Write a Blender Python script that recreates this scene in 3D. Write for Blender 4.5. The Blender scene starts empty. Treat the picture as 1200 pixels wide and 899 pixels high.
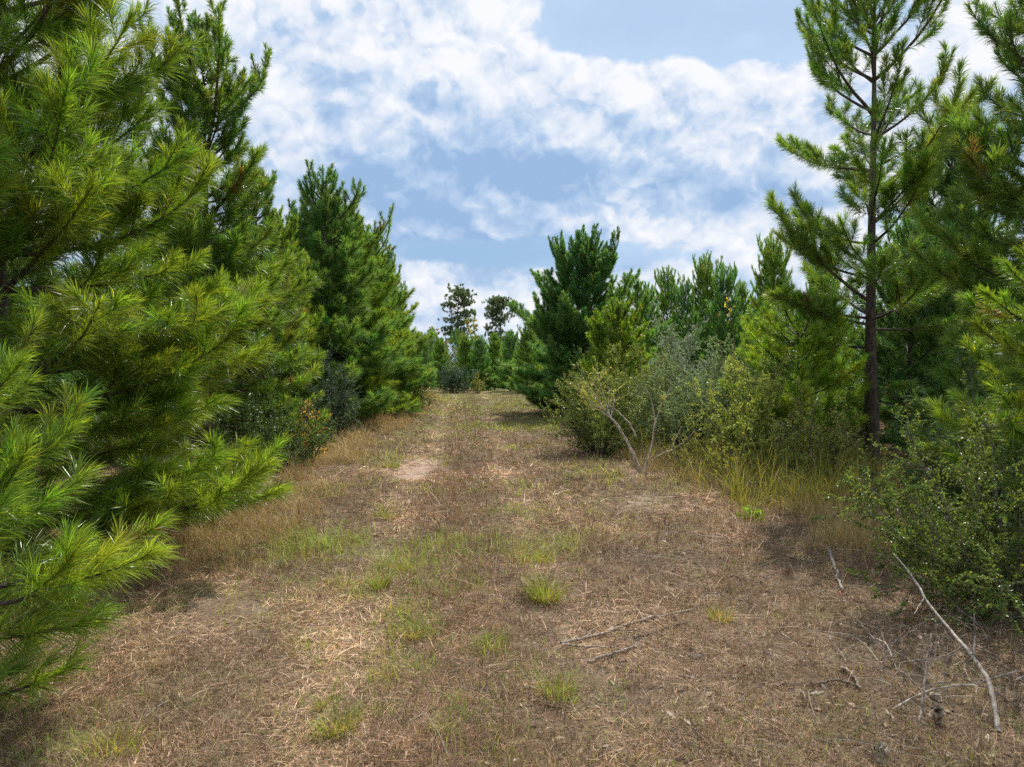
import bpy, math, random
import numpy as np
from mathutils import Vector

SEED = 11
R = np.random.default_rng(SEED)
PI = math.pi
SC = bpy.context.scene
COL = SC.collection
H_CAM = 2.4
F = 857.0            # focal length in pixels of a 1200 wide frame
CX, HY = 600.0, 425.0

SUN_AZ = math.radians(25)     # to the right of straight ahead (+Y)
SUN_EL = math.radians(54)


def rad(d):
    return d * PI / 180.0


# ------------------------------------------------------------------ ground
def track_mid(y):
    return -0.2 - 0.055 * np.asarray(y, float) + 0.12 * np.sin(0.3 * np.asarray(y, float))


def gz(x, y):
    x = np.asarray(x, float); y = np.asarray(y, float)
    fade = 1.0 / (1.0 + (y / 70.0) ** 4)
    z = (0.030 * np.sin(0.9 * x + 0.35 * y + 1.0) + 0.022 * np.sin(1.7 * y - 0.8 * x)
         + 0.014 * np.sin(3.1 * x + 2.3 * y) + 0.009 * np.sin(5.3 * x - 4.7 * y + 0.6)
         + 0.006 * np.sin(9.1 * x + 7.3 * y))
    for xr in (-1.0, 1.05):                                   # faint wheel ruts
        z = z - 0.035 * np.exp(-((x - track_mid(y) - xr) / 0.3) ** 2)
    side = np.clip((np.abs(x + 0.3) - 3.8) / 3.0, 0, 1)
    z = z + 0.10 * side * side * (3 - 2 * side)
    return z * fade


def at(px, py):
    d = H_CAM * F / (py - HY)
    return ((px - CX) / F * d, d)


def xd(px, d):
    return (px - CX) / F * d


# ------------------------------------------------------------------ geometry
def nrm(v):
    return v / np.maximum(np.linalg.norm(v, axis=-1, keepdims=True), 1e-9)


class Geo:
    """Collects vertices, triangles and quads with a colour per vertex."""
    def __init__(self):
        self.v = []; self.t = []; self.q = []; self.c = []; self.n = 0

    def add(self, v, tris=None, quads=None, col=(1, 1, 1)):
        v = np.asarray(v, np.float32).reshape(-1, 3)
        if len(v) == 0:
            return
        c = np.asarray(col, np.float32)
        if c.ndim == 1:
            c = np.tile(c, (len(v), 1))
        self.v.append(v); self.c.append(c)
        if tris is not None and len(tris):
            self.t.append(np.asarray(tris, np.int64) + self.n)
        if quads is not None and len(quads):
            self.q.append(np.asarray(quads, np.int64) + self.n)
        self.n += len(v)

    def mesh(self, name, smooth=False):
        me = bpy.data.meshes.new(name)
        V = np.concatenate(self.v); C = np.concatenate(self.c)
        T = np.concatenate(self.t) if self.t else np.zeros((0, 3), np.int64)
        Q = np.concatenate(self.q) if self.q else np.zeros((0, 4), np.int64)
        nt, nq = len(T), len(Q)
        me.vertices.add(len(V)); me.vertices.foreach_set('co', V.ravel())
        me.loops.add(nt * 3 + nq * 4)
        me.loops.foreach_set('vertex_index', np.concatenate([T.ravel(), Q.ravel()]).astype(np.int32))
        me.polygons.add(nt + nq)
        st = np.concatenate([np.arange(nt) * 3, nt * 3 + np.arange(nq) * 4]).astype(np.int32)
        me.polygons.foreach_set('loop_start', st)
        me.polygons.foreach_set('use_smooth', np.full(nt + nq, smooth, dtype=bool))
        a = me.color_attributes.new('col', 'FLOAT_COLOR', 'POINT')
        a.data.foreach_set('color', np.concatenate([C, np.ones((len(C), 1), np.float32)], 1).ravel())
        me.update(calc_edges=True)
        return me


def link(name, me, mat, parent=None):
    o = bpy.data.objects.new(name, me)
    COL.objects.link(o)
    if mat is not None and not me.materials:
        me.materials.append(mat)
    if parent is not None:
        o.parent = parent
    return o


def tag(o, label, cat, group=None):
    o['label'] = label; o['category'] = cat
    if group:
        o['group'] = group
    return o


def thing(name, label, cat, loc, group=None, rz=0.0, sc=1.0):
    o = bpy.data.objects.new(name, None)
    COL.objects.link(o)
    o.empty_display_size = 0.3
    o.location = loc; o.rotation_euler = (0, 0, rz); o.scale = (sc, sc, sc)
    return tag(o, label, cat, group)


def dup(root, loc, rz, sc, label, group, zs=1.0, tint=None):
    r = root.copy(); COL.objects.link(r)
    r.location = loc; r.rotation_euler = (0, 0, rz); r.scale = (sc, sc, sc * zs)
    r['label'] = label
    if group:
        r['group'] = group
    for ch in list(root.children):
        c = ch.copy(); COL.objects.link(c); c.parent = r
        if tint is not None:
            c.color = tint
    return r


def curves(p0, az, e0, e1, L, K, rng, bend=1.3, wander=0.06):
    N = len(p0)
    s = (np.arange(K - 1) + 0.5) / (K - 1)
    el = e0[:, None] + (e1 - e0)[:, None] * s[None] ** bend
    el = el + wander * 0.6 * rng.standard_normal((N, K - 1))
    a = az[:, None] + wander * np.cumsum(rng.standard_normal((N, K - 1)), 1)
    d = np.stack([np.cos(el) * np.sin(a), np.cos(el) * np.cos(a), np.sin(el)], -1)
    st = np.cumsum(d * (L / (K - 1))[:, None, None], 1)
    return np.concatenate([p0[:, None], p0[:, None] + st], 1)


def interp(P, idx, t):
    K = P.shape[1]
    f = t * (K - 1)
    s = np.clip(np.floor(f).astype(int), 0, K - 2)
    f = (f - s)[:, None]
    a, b = P[idx, s], P[idx, s + 1]
    return a * (1 - f) + b * f, nrm(b - a)


def tubes(g, P, r0, r1, sides, col, jit=0.0, rng=None, power=1.0, closed=False):
    N, K, _ = P.shape
    if N == 0:
        return
    T = np.empty_like(P)
    T[:, 1:-1] = P[:, 2:] - P[:, :-2]; T[:, 0] = P[:, 1] - P[:, 0]; T[:, -1] = P[:, -1] - P[:, -2]
    T = nrm(T)
    ref = np.where(np.abs(T[..., 2:3]) < 0.8, np.array([0.0, 0.0, 1.0]), np.array([1.0, 0.0, 0.0]))
    ref = np.tile(ref[:, :1], (1, K, 1))
    U = nrm(np.cross(T, ref)); V = np.cross(T, U)
    s = np.linspace(0, 1, K)
    r = np.asarray(r0)[:, None] + (np.asarray(r1) - np.asarray(r0))[:, None] * s[None] ** power
    if jit:
        r = r * (1 + jit * rng.standard_normal(r.shape))
    th = np.arange(sides) * 2 * PI / sides
    ring = P[:, :, None] + r[:, :, None, None] * (np.cos(th)[None, None, :, None] * U[:, :, None] + np.sin(th)[None, None, :, None] * V[:, :, None])
    if jit:
        ring = ring + (r * jit)[:, :, None, None] * rng.standard_normal(ring.shape) * 0.5
    base = np.arange(N)[:, None, None] * K * sides + np.arange(K - 1)[None, :, None] * sides
    j = np.arange(sides)[None, None]; j2 = (j + 1) % sides
    q = np.stack([base + j, base + j2, base + sides + j2, base + sides + j], -1).reshape(-1, 4)
    c = np.asarray(col, float)
    if c.ndim == 2:
        c = np.repeat(c, K * sides, 0)
    else:
        c = np.tile(c, (N * K * sides, 1))
    g.add(ring.reshape(-1, 3), quads=q, col=c)
    if closed:
        ends = np.arange(N) * K * sides + (K - 1) * sides
        tr = []
        for e in ends:
            for k in range(1, sides - 1):
                tr.append((e, e + k, e + k + 1))
        g.t.append(np.asarray(tr) + (g.n - N * K * sides))


def lens(P):
    return np.linalg.norm(np.diff(P, axis=1), axis=2).sum(1)


# ------------------------------------------------------------------ pine
def needles(g, P, dens, nlen, wid, rng, col, seg2, t0=0.05, th0=47, th1=15, droop=0.20, tip_bright=0.3):
    """P: (N,K,3) shoots; col: (N,3) base colours per shoot; nlen: (N,) needle length."""
    L = lens(P)
    cnt = rng.poisson(L * dens)
    idx = np.repeat(np.arange(len(P)), cnt)
    M = len(idx)
    t = t0 + (1 - t0) * rng.random(M) ** 0.75
    p, T = interp(P, idx, t)
    u = nrm(np.cross(T, rng.standard_normal((M, 3))))
    th = np.radians(th0 + (th1 - th0) * t ** 1.6 + 10 * rng.standard_normal(M))
    th = np.clip(th, 0.1, 1.5)
    d = np.cos(th)[:, None] * T + np.sin(th)[:, None] * u
    ln = nlen[idx] * rng.uniform(0.72, 1.12, M)
    dr = droop * rng.uniform(0.3, 1.6, M)
    w = nrm(np.cross(d, rng.standard_normal((M, 3)))) * (wid * rng.uniform(0.7, 1.25, M))[:, None] * 0.5
    tip = p + d * ln[:, None]; tip[:, 2] -= dr * ln
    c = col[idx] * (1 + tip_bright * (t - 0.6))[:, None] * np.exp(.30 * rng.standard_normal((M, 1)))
    yel = rng.random(M) < 0.06
    c[yel] = c[yel] * np.array([1.7, 1.2, 0.9])
    if seg2:
        mid = p + d * (ln * 0.55)[:, None]; mid[:, 2] -= dr * ln * 0.18
        V = np.stack([p - w * 0.7, p + w * 0.7, mid - w, mid + w, tip], 1)
        b = np.arange(M)[:, None] * 5
        tr = np.concatenate([b + [[0, 1, 3]], b + [[0, 3, 2]], b + [[2, 3, 4]]], 0)
        g.add(V, tris=tr, col=np.repeat(c, 5, 0))
    else:
        V = np.stack([p - w, p + w, tip], 1)
        g.add(V, tris=np.arange(M * 3).reshape(-1, 3), col=np.repeat(c, 3, 0))
    return M


GREEN = np.array([0.075, 0.135, 0.018])
BARK = (0.075, 0.055, 0.042)


def pine(seed, H, Rad, hb=0.3, whorl=0.6, nbr=(4, 6), dens=300, wid=0.004, nl=0.17, seg2=True,
         prof=0.75, low=0.75, e_lo=(-6, 32), e_hi=(52, 82), lat=0.21, sub=True, green=GREEN, var=0.25,
         r_trunk=None, lean=(0, 0), gaps=0.0, skip=None, leaders=0, lead_lo=.72, lat_len=0.45, spire=0.35, extra=None):
    rng = np.random.default_rng(seed)
    K = 12
    s = np.linspace(0, 1, K)
    wx = np.cumsum(rng.standard_normal(K)) * 0.012 * H / 8; wy = np.cumsum(rng.standard_normal(K)) * 0.012 * H / 8
    wx -= wx[0]; wy -= wy[0]
    tr = np.stack([lean[0] * s ** 1.3 + wx, lean[1] * s ** 1.3 + wy, -0.15 + (H + 0.15) * s], 1)[None]
    rt = r_trunk or 0.012 * H + 0.015
    p0, az, e0, e1, L = [], [], [], [], []
    z = hb; a0 = rng.random() * 6.28
    while z < H * 0.965:
        rel = (z - hb) / (H - hb)
        n = rng.integers(nbr[0], nbr[1] + 1)
        a0 += rng.uniform(0.4, 1.2)
        for k in range(n):
            if rng.random() < gaps:
                continue
            a = a0 + k * 2 * PI / n + rng.normal(0, 0.22)
            ln = Rad * (1 - rel) ** prof * min(1.0, low + (1 - low) * rel * 4) * rng.uniform(0.72, 1.15)
            ln = max(ln, spire * rng.uniform(0.7, 1.3) * (1.0 if rel > .6 else 1.6))
            if skip and skip(a, z, rng):
                continue
            zz = z + rng.normal(0, 0.05)
            pt, _ = interp(tr, np.array([0]), np.array([min(1, (zz + .15) / (H + .15))]))
            p0.append(pt[0]); az.append(a)
            e0.append(rad(e_lo[0] + (e_hi[0] - e_lo[0]) * rel ** 0.9 + rng.normal(0, 7)))
            e1.append(rad(e_lo[1] + (e_hi[1] - e_lo[1]) * rel ** 0.7 + rng.normal(0, 9)))
            L.append(ln * (1 + 0.25 * rel))
        z += whorl * (1.0 - 0.35 * rel) * rng.uniform(0.75, 1.2)
    for k in range(leaders):
        rel = rng.uniform(lead_lo, 0.92)
        pt, _ = interp(tr, np.array([0]), np.array([rel]))
        p0.append(pt[0]); az.append(rng.random() * 6.28); e0.append(rad(35)); e1.append(rad(86)); L.append(H * (1 - rel) * rng.uniform(.95, 1.3) + 0.3)
    if extra:
        for (zz, a, eb, ee, ln) in extra:
            pt, _ = interp(tr, np.array([0]), np.array([(zz + .15) / (H + .15)]))
            p0.append(pt[0]); az.append(a); e0.append(rad(eb)); e1.append(rad(ee)); L.append(ln)
    p0 = np.array(p0); az = np.array(az); e0 = np.array(e0); e1 = np.clip(np.array(e1), -0.5, 1.54); L = np.array(L)
    B = curves(p0, az, e0, e1, L, 9, rng, bend=1.5, wander=0.05)

    def side(parent, PL, sp, tmin, lf, lmin, lmax, K):
        n = np.maximum(2, (PL * (1 - tmin) / sp)).astype(int)
        idx = np.repeat(np.arange(len(parent)), n)
        M = len(idx)
        order = np.concatenate([(np.arange(k) + rng.random(k) * .8) / k for k in n]) if M else np.zeros(0)
        t = tmin + (0.97 - tmin) * np.clip(order, 0, 1)
        p, T = interp(parent, idx, t)
        pa = np.arctan2(T[:, 0], T[:, 1]); pe = np.arcsin(np.clip(T[:, 2], -1, 1))
        sgn = np.where(np.arange(M) % 2 == 0, 1, -1)
        # near vertical parents carry their side shoots all round
        vert = np.clip((pe - 0.9) / 0.5, 0, 1)
        a = pa + sgn * np.radians(rng.uniform(28, 62, M)) * (1 - vert) + vert * rng.uniform(0, 6.28, M)
        ee0 = pe * 0.75 + np.radians(rng.uniform(-14, 18, M))
        ee1 = np.minimum(pe + np.radians(rng.uniform(5, 40, M)), 1.45)
        ln = np.clip(PL[idx] * (1 - 0.72 * t) * lf * rng.uniform(0.65, 1.2, M), lmin, lmax)
        return curves(p, a, ee0, ee1, ln, K, rng, bend=1.2, wander=0.08), ln, idx, t

    Lt, LL, li, lt_ = side(B, L, lat, 0.22, lat_len, 0.16, 1.15, 6)
    shoots = []
    # outer part of each branch and of the trunk is a shoot too
    sB = np.stack([interp(B, np.arange(len(B)), np.full(len(B), q))[0] for q in np.linspace(0.35, 1, 6)], 1)
    top = np.stack([interp(tr, np.array([0]), np.array([q]))[0] for q in np.linspace(1 - min(.5, .9 / H), 1, 6)], 1)
    shoots = [sB, Lt, top]
    if sub:
        big = LL > 0.34
        S2, SL, si, st_ = side(Lt[big], LL[big], 0.15, 0.2, 0.5, 0.12, 0.4, 6)
        shoots.append(S2)
    else:
        S2 = np.zeros((0, 6, 3))
    P = np.concatenate(shoots)
    n = len(P)
    # colour: outer and upper shoots lighter, each shoot its own shade
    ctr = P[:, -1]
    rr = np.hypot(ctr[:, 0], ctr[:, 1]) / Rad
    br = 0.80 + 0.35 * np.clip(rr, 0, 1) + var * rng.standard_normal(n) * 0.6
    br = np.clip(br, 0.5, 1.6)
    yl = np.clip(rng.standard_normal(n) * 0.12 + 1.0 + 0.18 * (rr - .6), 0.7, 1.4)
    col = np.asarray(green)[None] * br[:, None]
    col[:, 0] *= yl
    brown = rng.random(n) < 0.006
    col[brown] = np.array([0.11, 0.085, 0.03])
    zr = ctr[:, 2] / H
    nlen = nl * (1.05 - 0.40 * np.clip((zr - 0.55) / 0.45, 0, 1)) * rng.uniform(.85, 1.1, n)
    vertical = np.arcsin(np.clip(nrm(P[:, -1] - P[:, 0])[:, 2], -1, 1))
    nlen *= 1 - 0.22 * np.clip((vertical - 0.9) / 0.5, 0, 1)
    g = Geo()
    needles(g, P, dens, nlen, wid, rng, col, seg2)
    w = Geo()
    tubes(w, tr, [rt], [0.012], 12, BARK, jit=0.04, rng=rng, power=0.85)
    tubes(w, B, np.minimum(0.010 + 0.011 * L, rt * .55), np.full(len(B), 0.005), 6, np.array(BARK) * 1.1)
    tubes(w, Lt, 0.004 + 0.005 * LL, np.full(len(Lt), 0.003), 3, np.array(BARK) * 1.15)
    return w, g


def make_pine(label, loc, group, mats, rz=0.0, sc=1.0, cat='pine tree', **kw):
    w, g = pine(**kw)
    t = thing('pine_tree', label, cat, loc, group, rz, sc)
    link('trunk', w.mesh('trunk', True), mats[0], t)
    link('crown', g.mesh('crown'), mats[1], t)
    return t


# ------------------------------------------------------------------ broadleaf
def leafset(g, P, per_m, ll, lw, rng, col, t0=0.1, spread=0.9, cvar=0.3, hue=None):
    L = lens(P)
    cnt = rng.poisson(L * per_m)
    idx = np.repeat(np.arange(len(P)), cnt); M = len(idx)
    t = t0 + (1 - t0) * rng.random(M)
    p, T = interp(P, idx, t)
    d = nrm(T * 0.55 + rng.standard_normal((M, 3)) * spread * 0.6 + np.array([0, 0, 0.12]))
    nn = nrm(np.cross(d, rng.standard_normal((M, 3))) + np.array([0, 0, 0.35]))
    sdir = nrm(np.cross(d, nn))
    ln = ll * rng.uniform(0.6, 1.2, M)[:, None]; wd = lw * rng.uniform(0.7, 1.2, M)[:, None] * 0.5
    up = np.cross(sdir, d)
    a = p; tip = p + d * ln; tip[:, 2] -= ln[:, 0] * 0.12
    m = p + d * ln * 0.5
    l = m - sdir * wd + up * wd * 0.35; r = m + sdir * wd + up * wd * 0.35
    V = np.stack([a, l, tip, r], 1)
    b = np.arange(M)[:, None] * 4
    tr = np.concatenate([b + [[0, 1, 2]], b + [[0, 2, 3]]])
    c = np.asarray(col)[None] * np.clip(1 + cvar * rng.standard_normal((M, 1)), 0.45, 1.8)
    c = c * np.clip(1 + .28 * rng.standard_normal(len(P)), .45, 1.7)[idx][:, None]
    if hue is not None:
        k = rng.random(M) < hue[0]
        c[k] = np.asarray(hue[1]) * rng.uniform(.7, 1.3, (k.sum(), 1))
    g.add(V, tris=tr, col=np.repeat(c, 4, 0))


def shrub(seed, H, Rad, stems=14, ll=0.032, lw=0.016, per_m=90, col=(0.05, 0.085, 0.02), bark=(0.12, 0.10, 0.085),
          lat=0.12, sub=0.08, e0=(35, 85), r=0.012, hue=None, tmin=0.15, lat_len=0.5, cvar=0.3, wander=0.10, sub_len=0.5, ground=0.0):
    rng = np.random.default_rng(seed)
    n = stems
    az = rng.uniform(0, 6.28, n)
    el = np.radians(rng.uniform(*e0, n))
    L = 1.08 / np.sqrt((np.cos(el) / Rad) ** 2 + (np.sin(el) / H) ** 2) * rng.uniform(0.55, 1.12, n)
    p0 = np.stack([np.sin(az) * 0.08 * Rad, np.cos(az) * 0.08 * Rad, np.full(n, -0.05 + ground)], 1)
    S = curves(p0, az, el, np.clip(el + rng.uniform(-.5, .35, n), -.1, 1.5), L, 9, rng, wander=wander)

    def side(parent, PL, sp, lf, lmin, lmax, tm):
        k = np.maximum(2, PL * (1 - tm) / sp).astype(int)
        idx = np.repeat(np.arange(len(parent)), k); M = len(idx)
        t = tm + (0.98 - tm) * rng.random(M)
        p, T = interp(parent, idx, t)
        d = nrm(T + rng.standard_normal((M, 3)) * 0.75)
        a = np.arctan2(d[:, 0], d[:, 1]); e = np.arcsin(np.clip(d[:, 2], -.95, .98))
        ln = np.clip(PL[idx] * (1 - 0.6 * t) * lf * rng.uniform(.5, 1.2, M), lmin, lmax)
        return curves(p, a, e, np.clip(e + rng.uniform(-.3, .5, M), -1, 1.5), ln, 6, rng, wander=0.13), ln

    A, LA = side(S, L, lat, lat_len, 0.12, 0.9, tmin)
    Bq, LB = side(A, LA, sub, sub_len, 0.06, 0.35, 0.1)
    w = Geo()
    tubes(w, S, np.full(n, r) * rng.uniform(.7, 1.5, n), np.full(n, r * .3), 6, bark)
    tubes(w, A, 0.002 + LA * r * .35, np.full(len(A), 0.0015), 3, np.asarray(bark) * .7)
    tubes(w, Bq, np.full(len(Bq), 0.002), np.full(len(Bq), 0.001), 3, np.asarray(col) * 0.9)
    g = Geo()
    P = np.concatenate([A, Bq])
    shade = 1.0
    leafset(g, P, per_m, ll, lw, rng, np.asarray(col) * shade, hue=hue, cvar=cvar)
    return w, g


def make_shrub(name, label, cat, loc, group, mats, rz=0.0, **kw):
    w, g = shrub(**kw)
    t = thing(name, label, cat, loc, group, rz)
    link('stem', w.mesh('stem', True), mats[0], t)
    link('foliage', g.mesh('foliage'), mats[1], t)
    return t


# ------------------------------------------------------------------ materials
def newmat(name):
    m = bpy.data.materials.new(name)
    m.use_nodes = True
    nt = m.node_tree
    nt.nodes.clear()
    out = nt.nodes.new('ShaderNodeOutputMaterial')
    return m, nt, out


def leaf_mat(name, trans=0.4, rough=0.42, spec=0.5, tcol=(1.5, 1.35, 0.6), gain=1.0):
    m, nt, out = newmat(name)
    N = nt.nodes.new; Lk = nt.links.new
    at_ = N('ShaderNodeAttribute'); at_.attribute_name = 'col'
    oi = N('ShaderNodeObjectInfo')
    mul = N('ShaderNodeMix'); mul.data_type = 'RGBA'; mul.blend_type = 'MULTIPLY'; mul.inputs[0].default_value = 1
    Lk(at_.outputs['Color'], mul.inputs[6]); Lk(oi.outputs['Color'], mul.inputs[7])
    g_ = N('ShaderNodeMix'); g_.data_type = 'RGBA'; g_.blend_type = 'MULTIPLY'; g_.inputs[0].default_value = 1
    g_.clamp_result = False
    Lk(mul.outputs[2], g_.inputs[6]); g_.inputs[7].default_value = (gain, gain, gain, 1)
    bs = N('ShaderNodeBsdfPrincipled'); bs.inputs['Roughness'].default_value = rough
    bs.inputs['Specular IOR Level'].default_value = spec
    Lk(g_.outputs[2], bs.inputs['Base Color'])
    tm = N('ShaderNodeMix'); tm.data_type = 'RGBA'; tm.blend_type = 'MULTIPLY'; tm.inputs[0].default_value = 1
    Lk(g_.outputs[2], tm.inputs[6]); tm.inputs[7].default_value = (*tcol, 1)
    tr = N('ShaderNodeBsdfTranslucent'); Lk(tm.outputs[2], tr.inputs['Color'])
    mx = N('ShaderNodeMixShader'); mx.inputs[0].default_value = trans
    Lk(bs.outputs[0], mx.inputs[1]); Lk(tr.outputs[0], mx.inputs[2])
    Lk(mx.outputs[0], out.inputs['Surface'])
    return m


def bark_mat(name, scale=18.0, bump=0.5, rough=0.85):
    m, nt, out = newmat(name)
    N = nt.nodes.new; Lk = nt.links.new
    at_ = N('ShaderNodeAttribute'); at_.attribute_name = 'col'
    tc = N('ShaderNodeTexCoord')
    mp = N('ShaderNodeMapping'); mp.inputs['Scale'].default_value = (1, 1, 0.35)
    Lk(tc.outputs['Object'], mp.inputs['Vector'])
    no = N('ShaderNodeTexNoise'); no.inputs['Scale'].default_value = scale; no.inputs['Detail'].default_value = 6
    Lk(mp.outputs[0], no.inputs['Vector'])
    cr = N('ShaderNodeValToRGB')
    cr.color_ramp.elements[0].position = 0.35; cr.color_ramp.elements[0].color = (0.35, 0.33, 0.32, 1)
    cr.color_ramp.elements[1].position = 0.68; cr.color_ramp.elements[1].color = (1.55, 1.45, 1.35, 1)
    Lk(no.outputs[0], cr.inputs[0])
    mul = N('ShaderNodeMix'); mul.data_type = 'RGBA'; mul.blend_type = 'MULTIPLY'; mul.inputs[0].default_value = 1
    Lk(at_.outputs['Color'], mul.inputs[6]); Lk(cr.outputs[0], mul.inputs[7])
    bs = N('ShaderNodeBsdfPrincipled'); bs.inputs['Roughness'].default_value = rough
    Lk(mul.outputs[2], bs.inputs['Base Color'])
    bp = N('ShaderNodeBump'); bp.inputs['Strength'].default_value = bump; bp.inputs['Distance'].default_value = 0.02
    Lk(no.outputs[0], bp.inputs['Height']); Lk(bp.outputs[0], bs.inputs['Normal'])
    Lk(bs.outputs[0], out.inputs['Surface'])
    return m


M_NEEDLE = leaf_mat('pine_needles', 0.44, 0.36, 0.62, (1.7, 1.5, 0.55), 1.62)
M_NEEDLE_FAR = leaf_mat('pine_needles_dense', 0.45, 0.5, 0.35, (1.7, 1.5, 0.6), 1.7)
M_LEAF = leaf_mat('broad_leaves', 0.40, 0.36, 0.6, (1.6, 1.45, 0.6), 1.8)
M_SILVER = leaf_mat('silvery_leaves', 0.28, 0.48, 0.5, (1.3, 1.3, 0.8), 1.6)
M_GRASS = leaf_mat('grass_blades', 0.42, 0.5, 0.35, (1.6, 1.45, 0.6), 1.35)
M_STRAW = leaf_mat('dry_straw', 0.2, 0.6, 0.3, (1.2, 1.05, 0.8), 1.35)
M_BARK = bark_mat('pine_bark')
M_TWIG = bark_mat('twig_bark', 40, 0.3)
M_DEAD = bark_mat('bleached_wood', 30, 0.4, 0.75)


def ground_mat():
    m, nt, out = newmat('mown_ground')
    N = nt.nodes.new; Lk = nt.links.new
    tc = N('ShaderNodeTexCoord')

    def noise(sc, det=6, rough=0.6):
        n = N('ShaderNodeTexNoise'); n.inputs['Scale'].default_value = sc; n.inputs['Detail'].default_value = det
        n.inputs['Roughness'].default_value = rough
        Lk(tc.outputs['Object'], n.inputs['Vector']); return n

    def ramp(src, p0, p1):
        r = N('ShaderNodeMapRange'); r.interpolation_type = 'SMOOTHSTEP'
        r.inputs[1].default_value = p0; r.inputs[2].default_value = p1
        Lk(src, r.inputs[0]); return r.outputs[0]

    def mix(f, a, b):
        x = N('ShaderNodeMix'); x.data_type = 'RGBA'
        if isinstance(f, float): x.inputs[0].default_value = f
        else: Lk(f, x.inputs[0])
        for k, v in ((6, a), (7, b)):
            if isinstance(v, tuple): x.inputs[k].default_value = (*v, 1)
            else: Lk(v, x.inputs[k])
        return x.outputs[2]
    n1 = noise(0.45, 5); n2 = noise(3.5, 6); n3 = noise(28, 5, .7); n4 = noise(0.9, 4)
    c = mix(ramp(n3.outputs[0], .35, .65), (0.085, 0.056, 0.036), (0.27, 0.185, 0.12))
    c = mix(ramp(n2.outputs[0], .42, .68), c, (0.22, 0.165, 0.105))
    c = mix(ramp(n4.outputs[0], .60, .72), c, (0.40, 0.29, 0.21))
    sx = N('ShaderNodeSeparateXYZ'); Lk(tc.outputs['Object'], sx.inputs[0])
    far = N('ShaderNodeMapRange'); far.inputs[1].default_value = 16; far.inputs[2].default_value = 48
    far.inputs[3].default_value = 0.0; far.inputs[4].default_value = 0.20
    Lk(sx.outputs['Y'], far.inputs[0])
    ad = N('ShaderNodeMath'); ad.operation = 'ADD'; Lk(n1.outputs[0], ad.inputs[0]); Lk(far.outputs[0], ad.inputs[1])
    gf = ramp(ad.outputs[0], .56, .74)
    gm = N('ShaderNodeMath'); gm.operation = 'MULTIPLY'; gm.inputs[1].default_value = 0.75; Lk(gf, gm.inputs[0])
    c = mix(gm.outputs[0], c, (0.19, 0.19, 0.055))
    va = N('ShaderNodeAttribute'); va.attribute_name = 'col'
    vs_ = N('ShaderNodeSeparateColor'); Lk(va.outputs['Color'], vs_.inputs[0])
    bm1 = N('ShaderNodeMath'); bm1.operation = 'ADD'; Lk(vs_.outputs[0], bm1.inputs[0])
    nb_ = N('ShaderNodeMath'); nb_.operation = 'MULTIPLY_ADD'; Lk(n2.outputs[0], nb_.inputs[0]); nb_.inputs[1].default_value = 2.4; nb_.inputs[2].default_value = -1.25
    Lk(nb_.outputs[0], bm1.inputs[1])
    soil = mix(ramp(n3.outputs[0], .3, .7), (0.34, 0.235, 0.175), (0.46, 0.335, 0.26))
    c = mix(ramp(bm1.outputs[0], .22, .62), c, soil)
    bs = N('ShaderNodeBsdfPrincipled'); bs.inputs['Roughness'].default_value = 0.95
    bs.inputs['Specular IOR Level'].default_value = 0.1
    Lk(c, bs.inputs['Base Color'])
    bp = N('ShaderNodeBump'); bp.inputs['Strength'].default_value = 0.7; bp.inputs['Distance'].default_value = 0.03
    Lk(n3.outputs[0], bp.inputs['Height']); Lk(bp.outputs[0], bs.inputs['Normal'])
    Lk(bs.outputs[0], out.inputs['Surface'])
    return m


# ------------------------------------------------------------------ ground sheet
def build_ground():
    u = np.linspace(-1, 1, 701)
    xs = np.sinh(u * 5.2) / np.sinh(5.2) * 900
    v = np.linspace(-0.35, 1, 940)
    ys = np.sinh(v * 5.2) / np.sinh(5.2) * 1400 + 4
    X, Y = np.meshgrid(xs, ys)
    Z = gz(X, Y)
    V = np.stack([X, Y, Z], -1).reshape(-1, 3)
    nx, ny = len(xs), len(ys)
    i = np.arange(ny - 1)[:, None] * nx + np.arange(nx - 1)[None]
    q = np.stack([i, i + 1, i + nx + 1, i + nx], -1).reshape(-1, 4)
    bm_ = spots(V[:, 0], V[:, 1], BARE_SPOTS[:3]) + .45 * spots(V[:, 0], V[:, 1], BARE_SPOTS[3:4])
    tk, md = tracks(V[:, 0], V[:, 1])
    g = Geo(); g.add(V, quads=q, col=np.stack([bm_, tk, md], 1))
    o = link('ground', g.mesh('ground', True), ground_mat())
    o['kind'] = 'structure'



# ------------------------------------------------------------------ ground litter and grass
def vnoise(x, y, seed=0):
    r = np.random.default_rng(seed)
    z = 0
    for k in range(7):
        f = 0.35 * 1.75 ** k; a = r.uniform(0, 6.28); ph = r.uniform(0, 6.28)
        z = z + 0.72 ** k * np.sin(f * (x * math.cos(a) + y * math.sin(a)) * 2.2 + ph + 1.3 * np.sin(f * (y * math.cos(a) - x * math.sin(a)) + ph * 2))
    return z / 1.9


def scatter(n, dmin, dmax, rng, spread=0.80, margin=1.6, p=1.0):
    q = rng.random(n)
    if p == 1.0:
        d = dmin * (dmax / dmin) ** q
    else:
        d = (dmin ** (1 - p) + q * (dmax ** (1 - p) - dmin ** (1 - p))) ** (1 / (1 - p))
    x = (rng.random(n) * 2 - 1) * (spread * d + margin)
    return x, d


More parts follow.
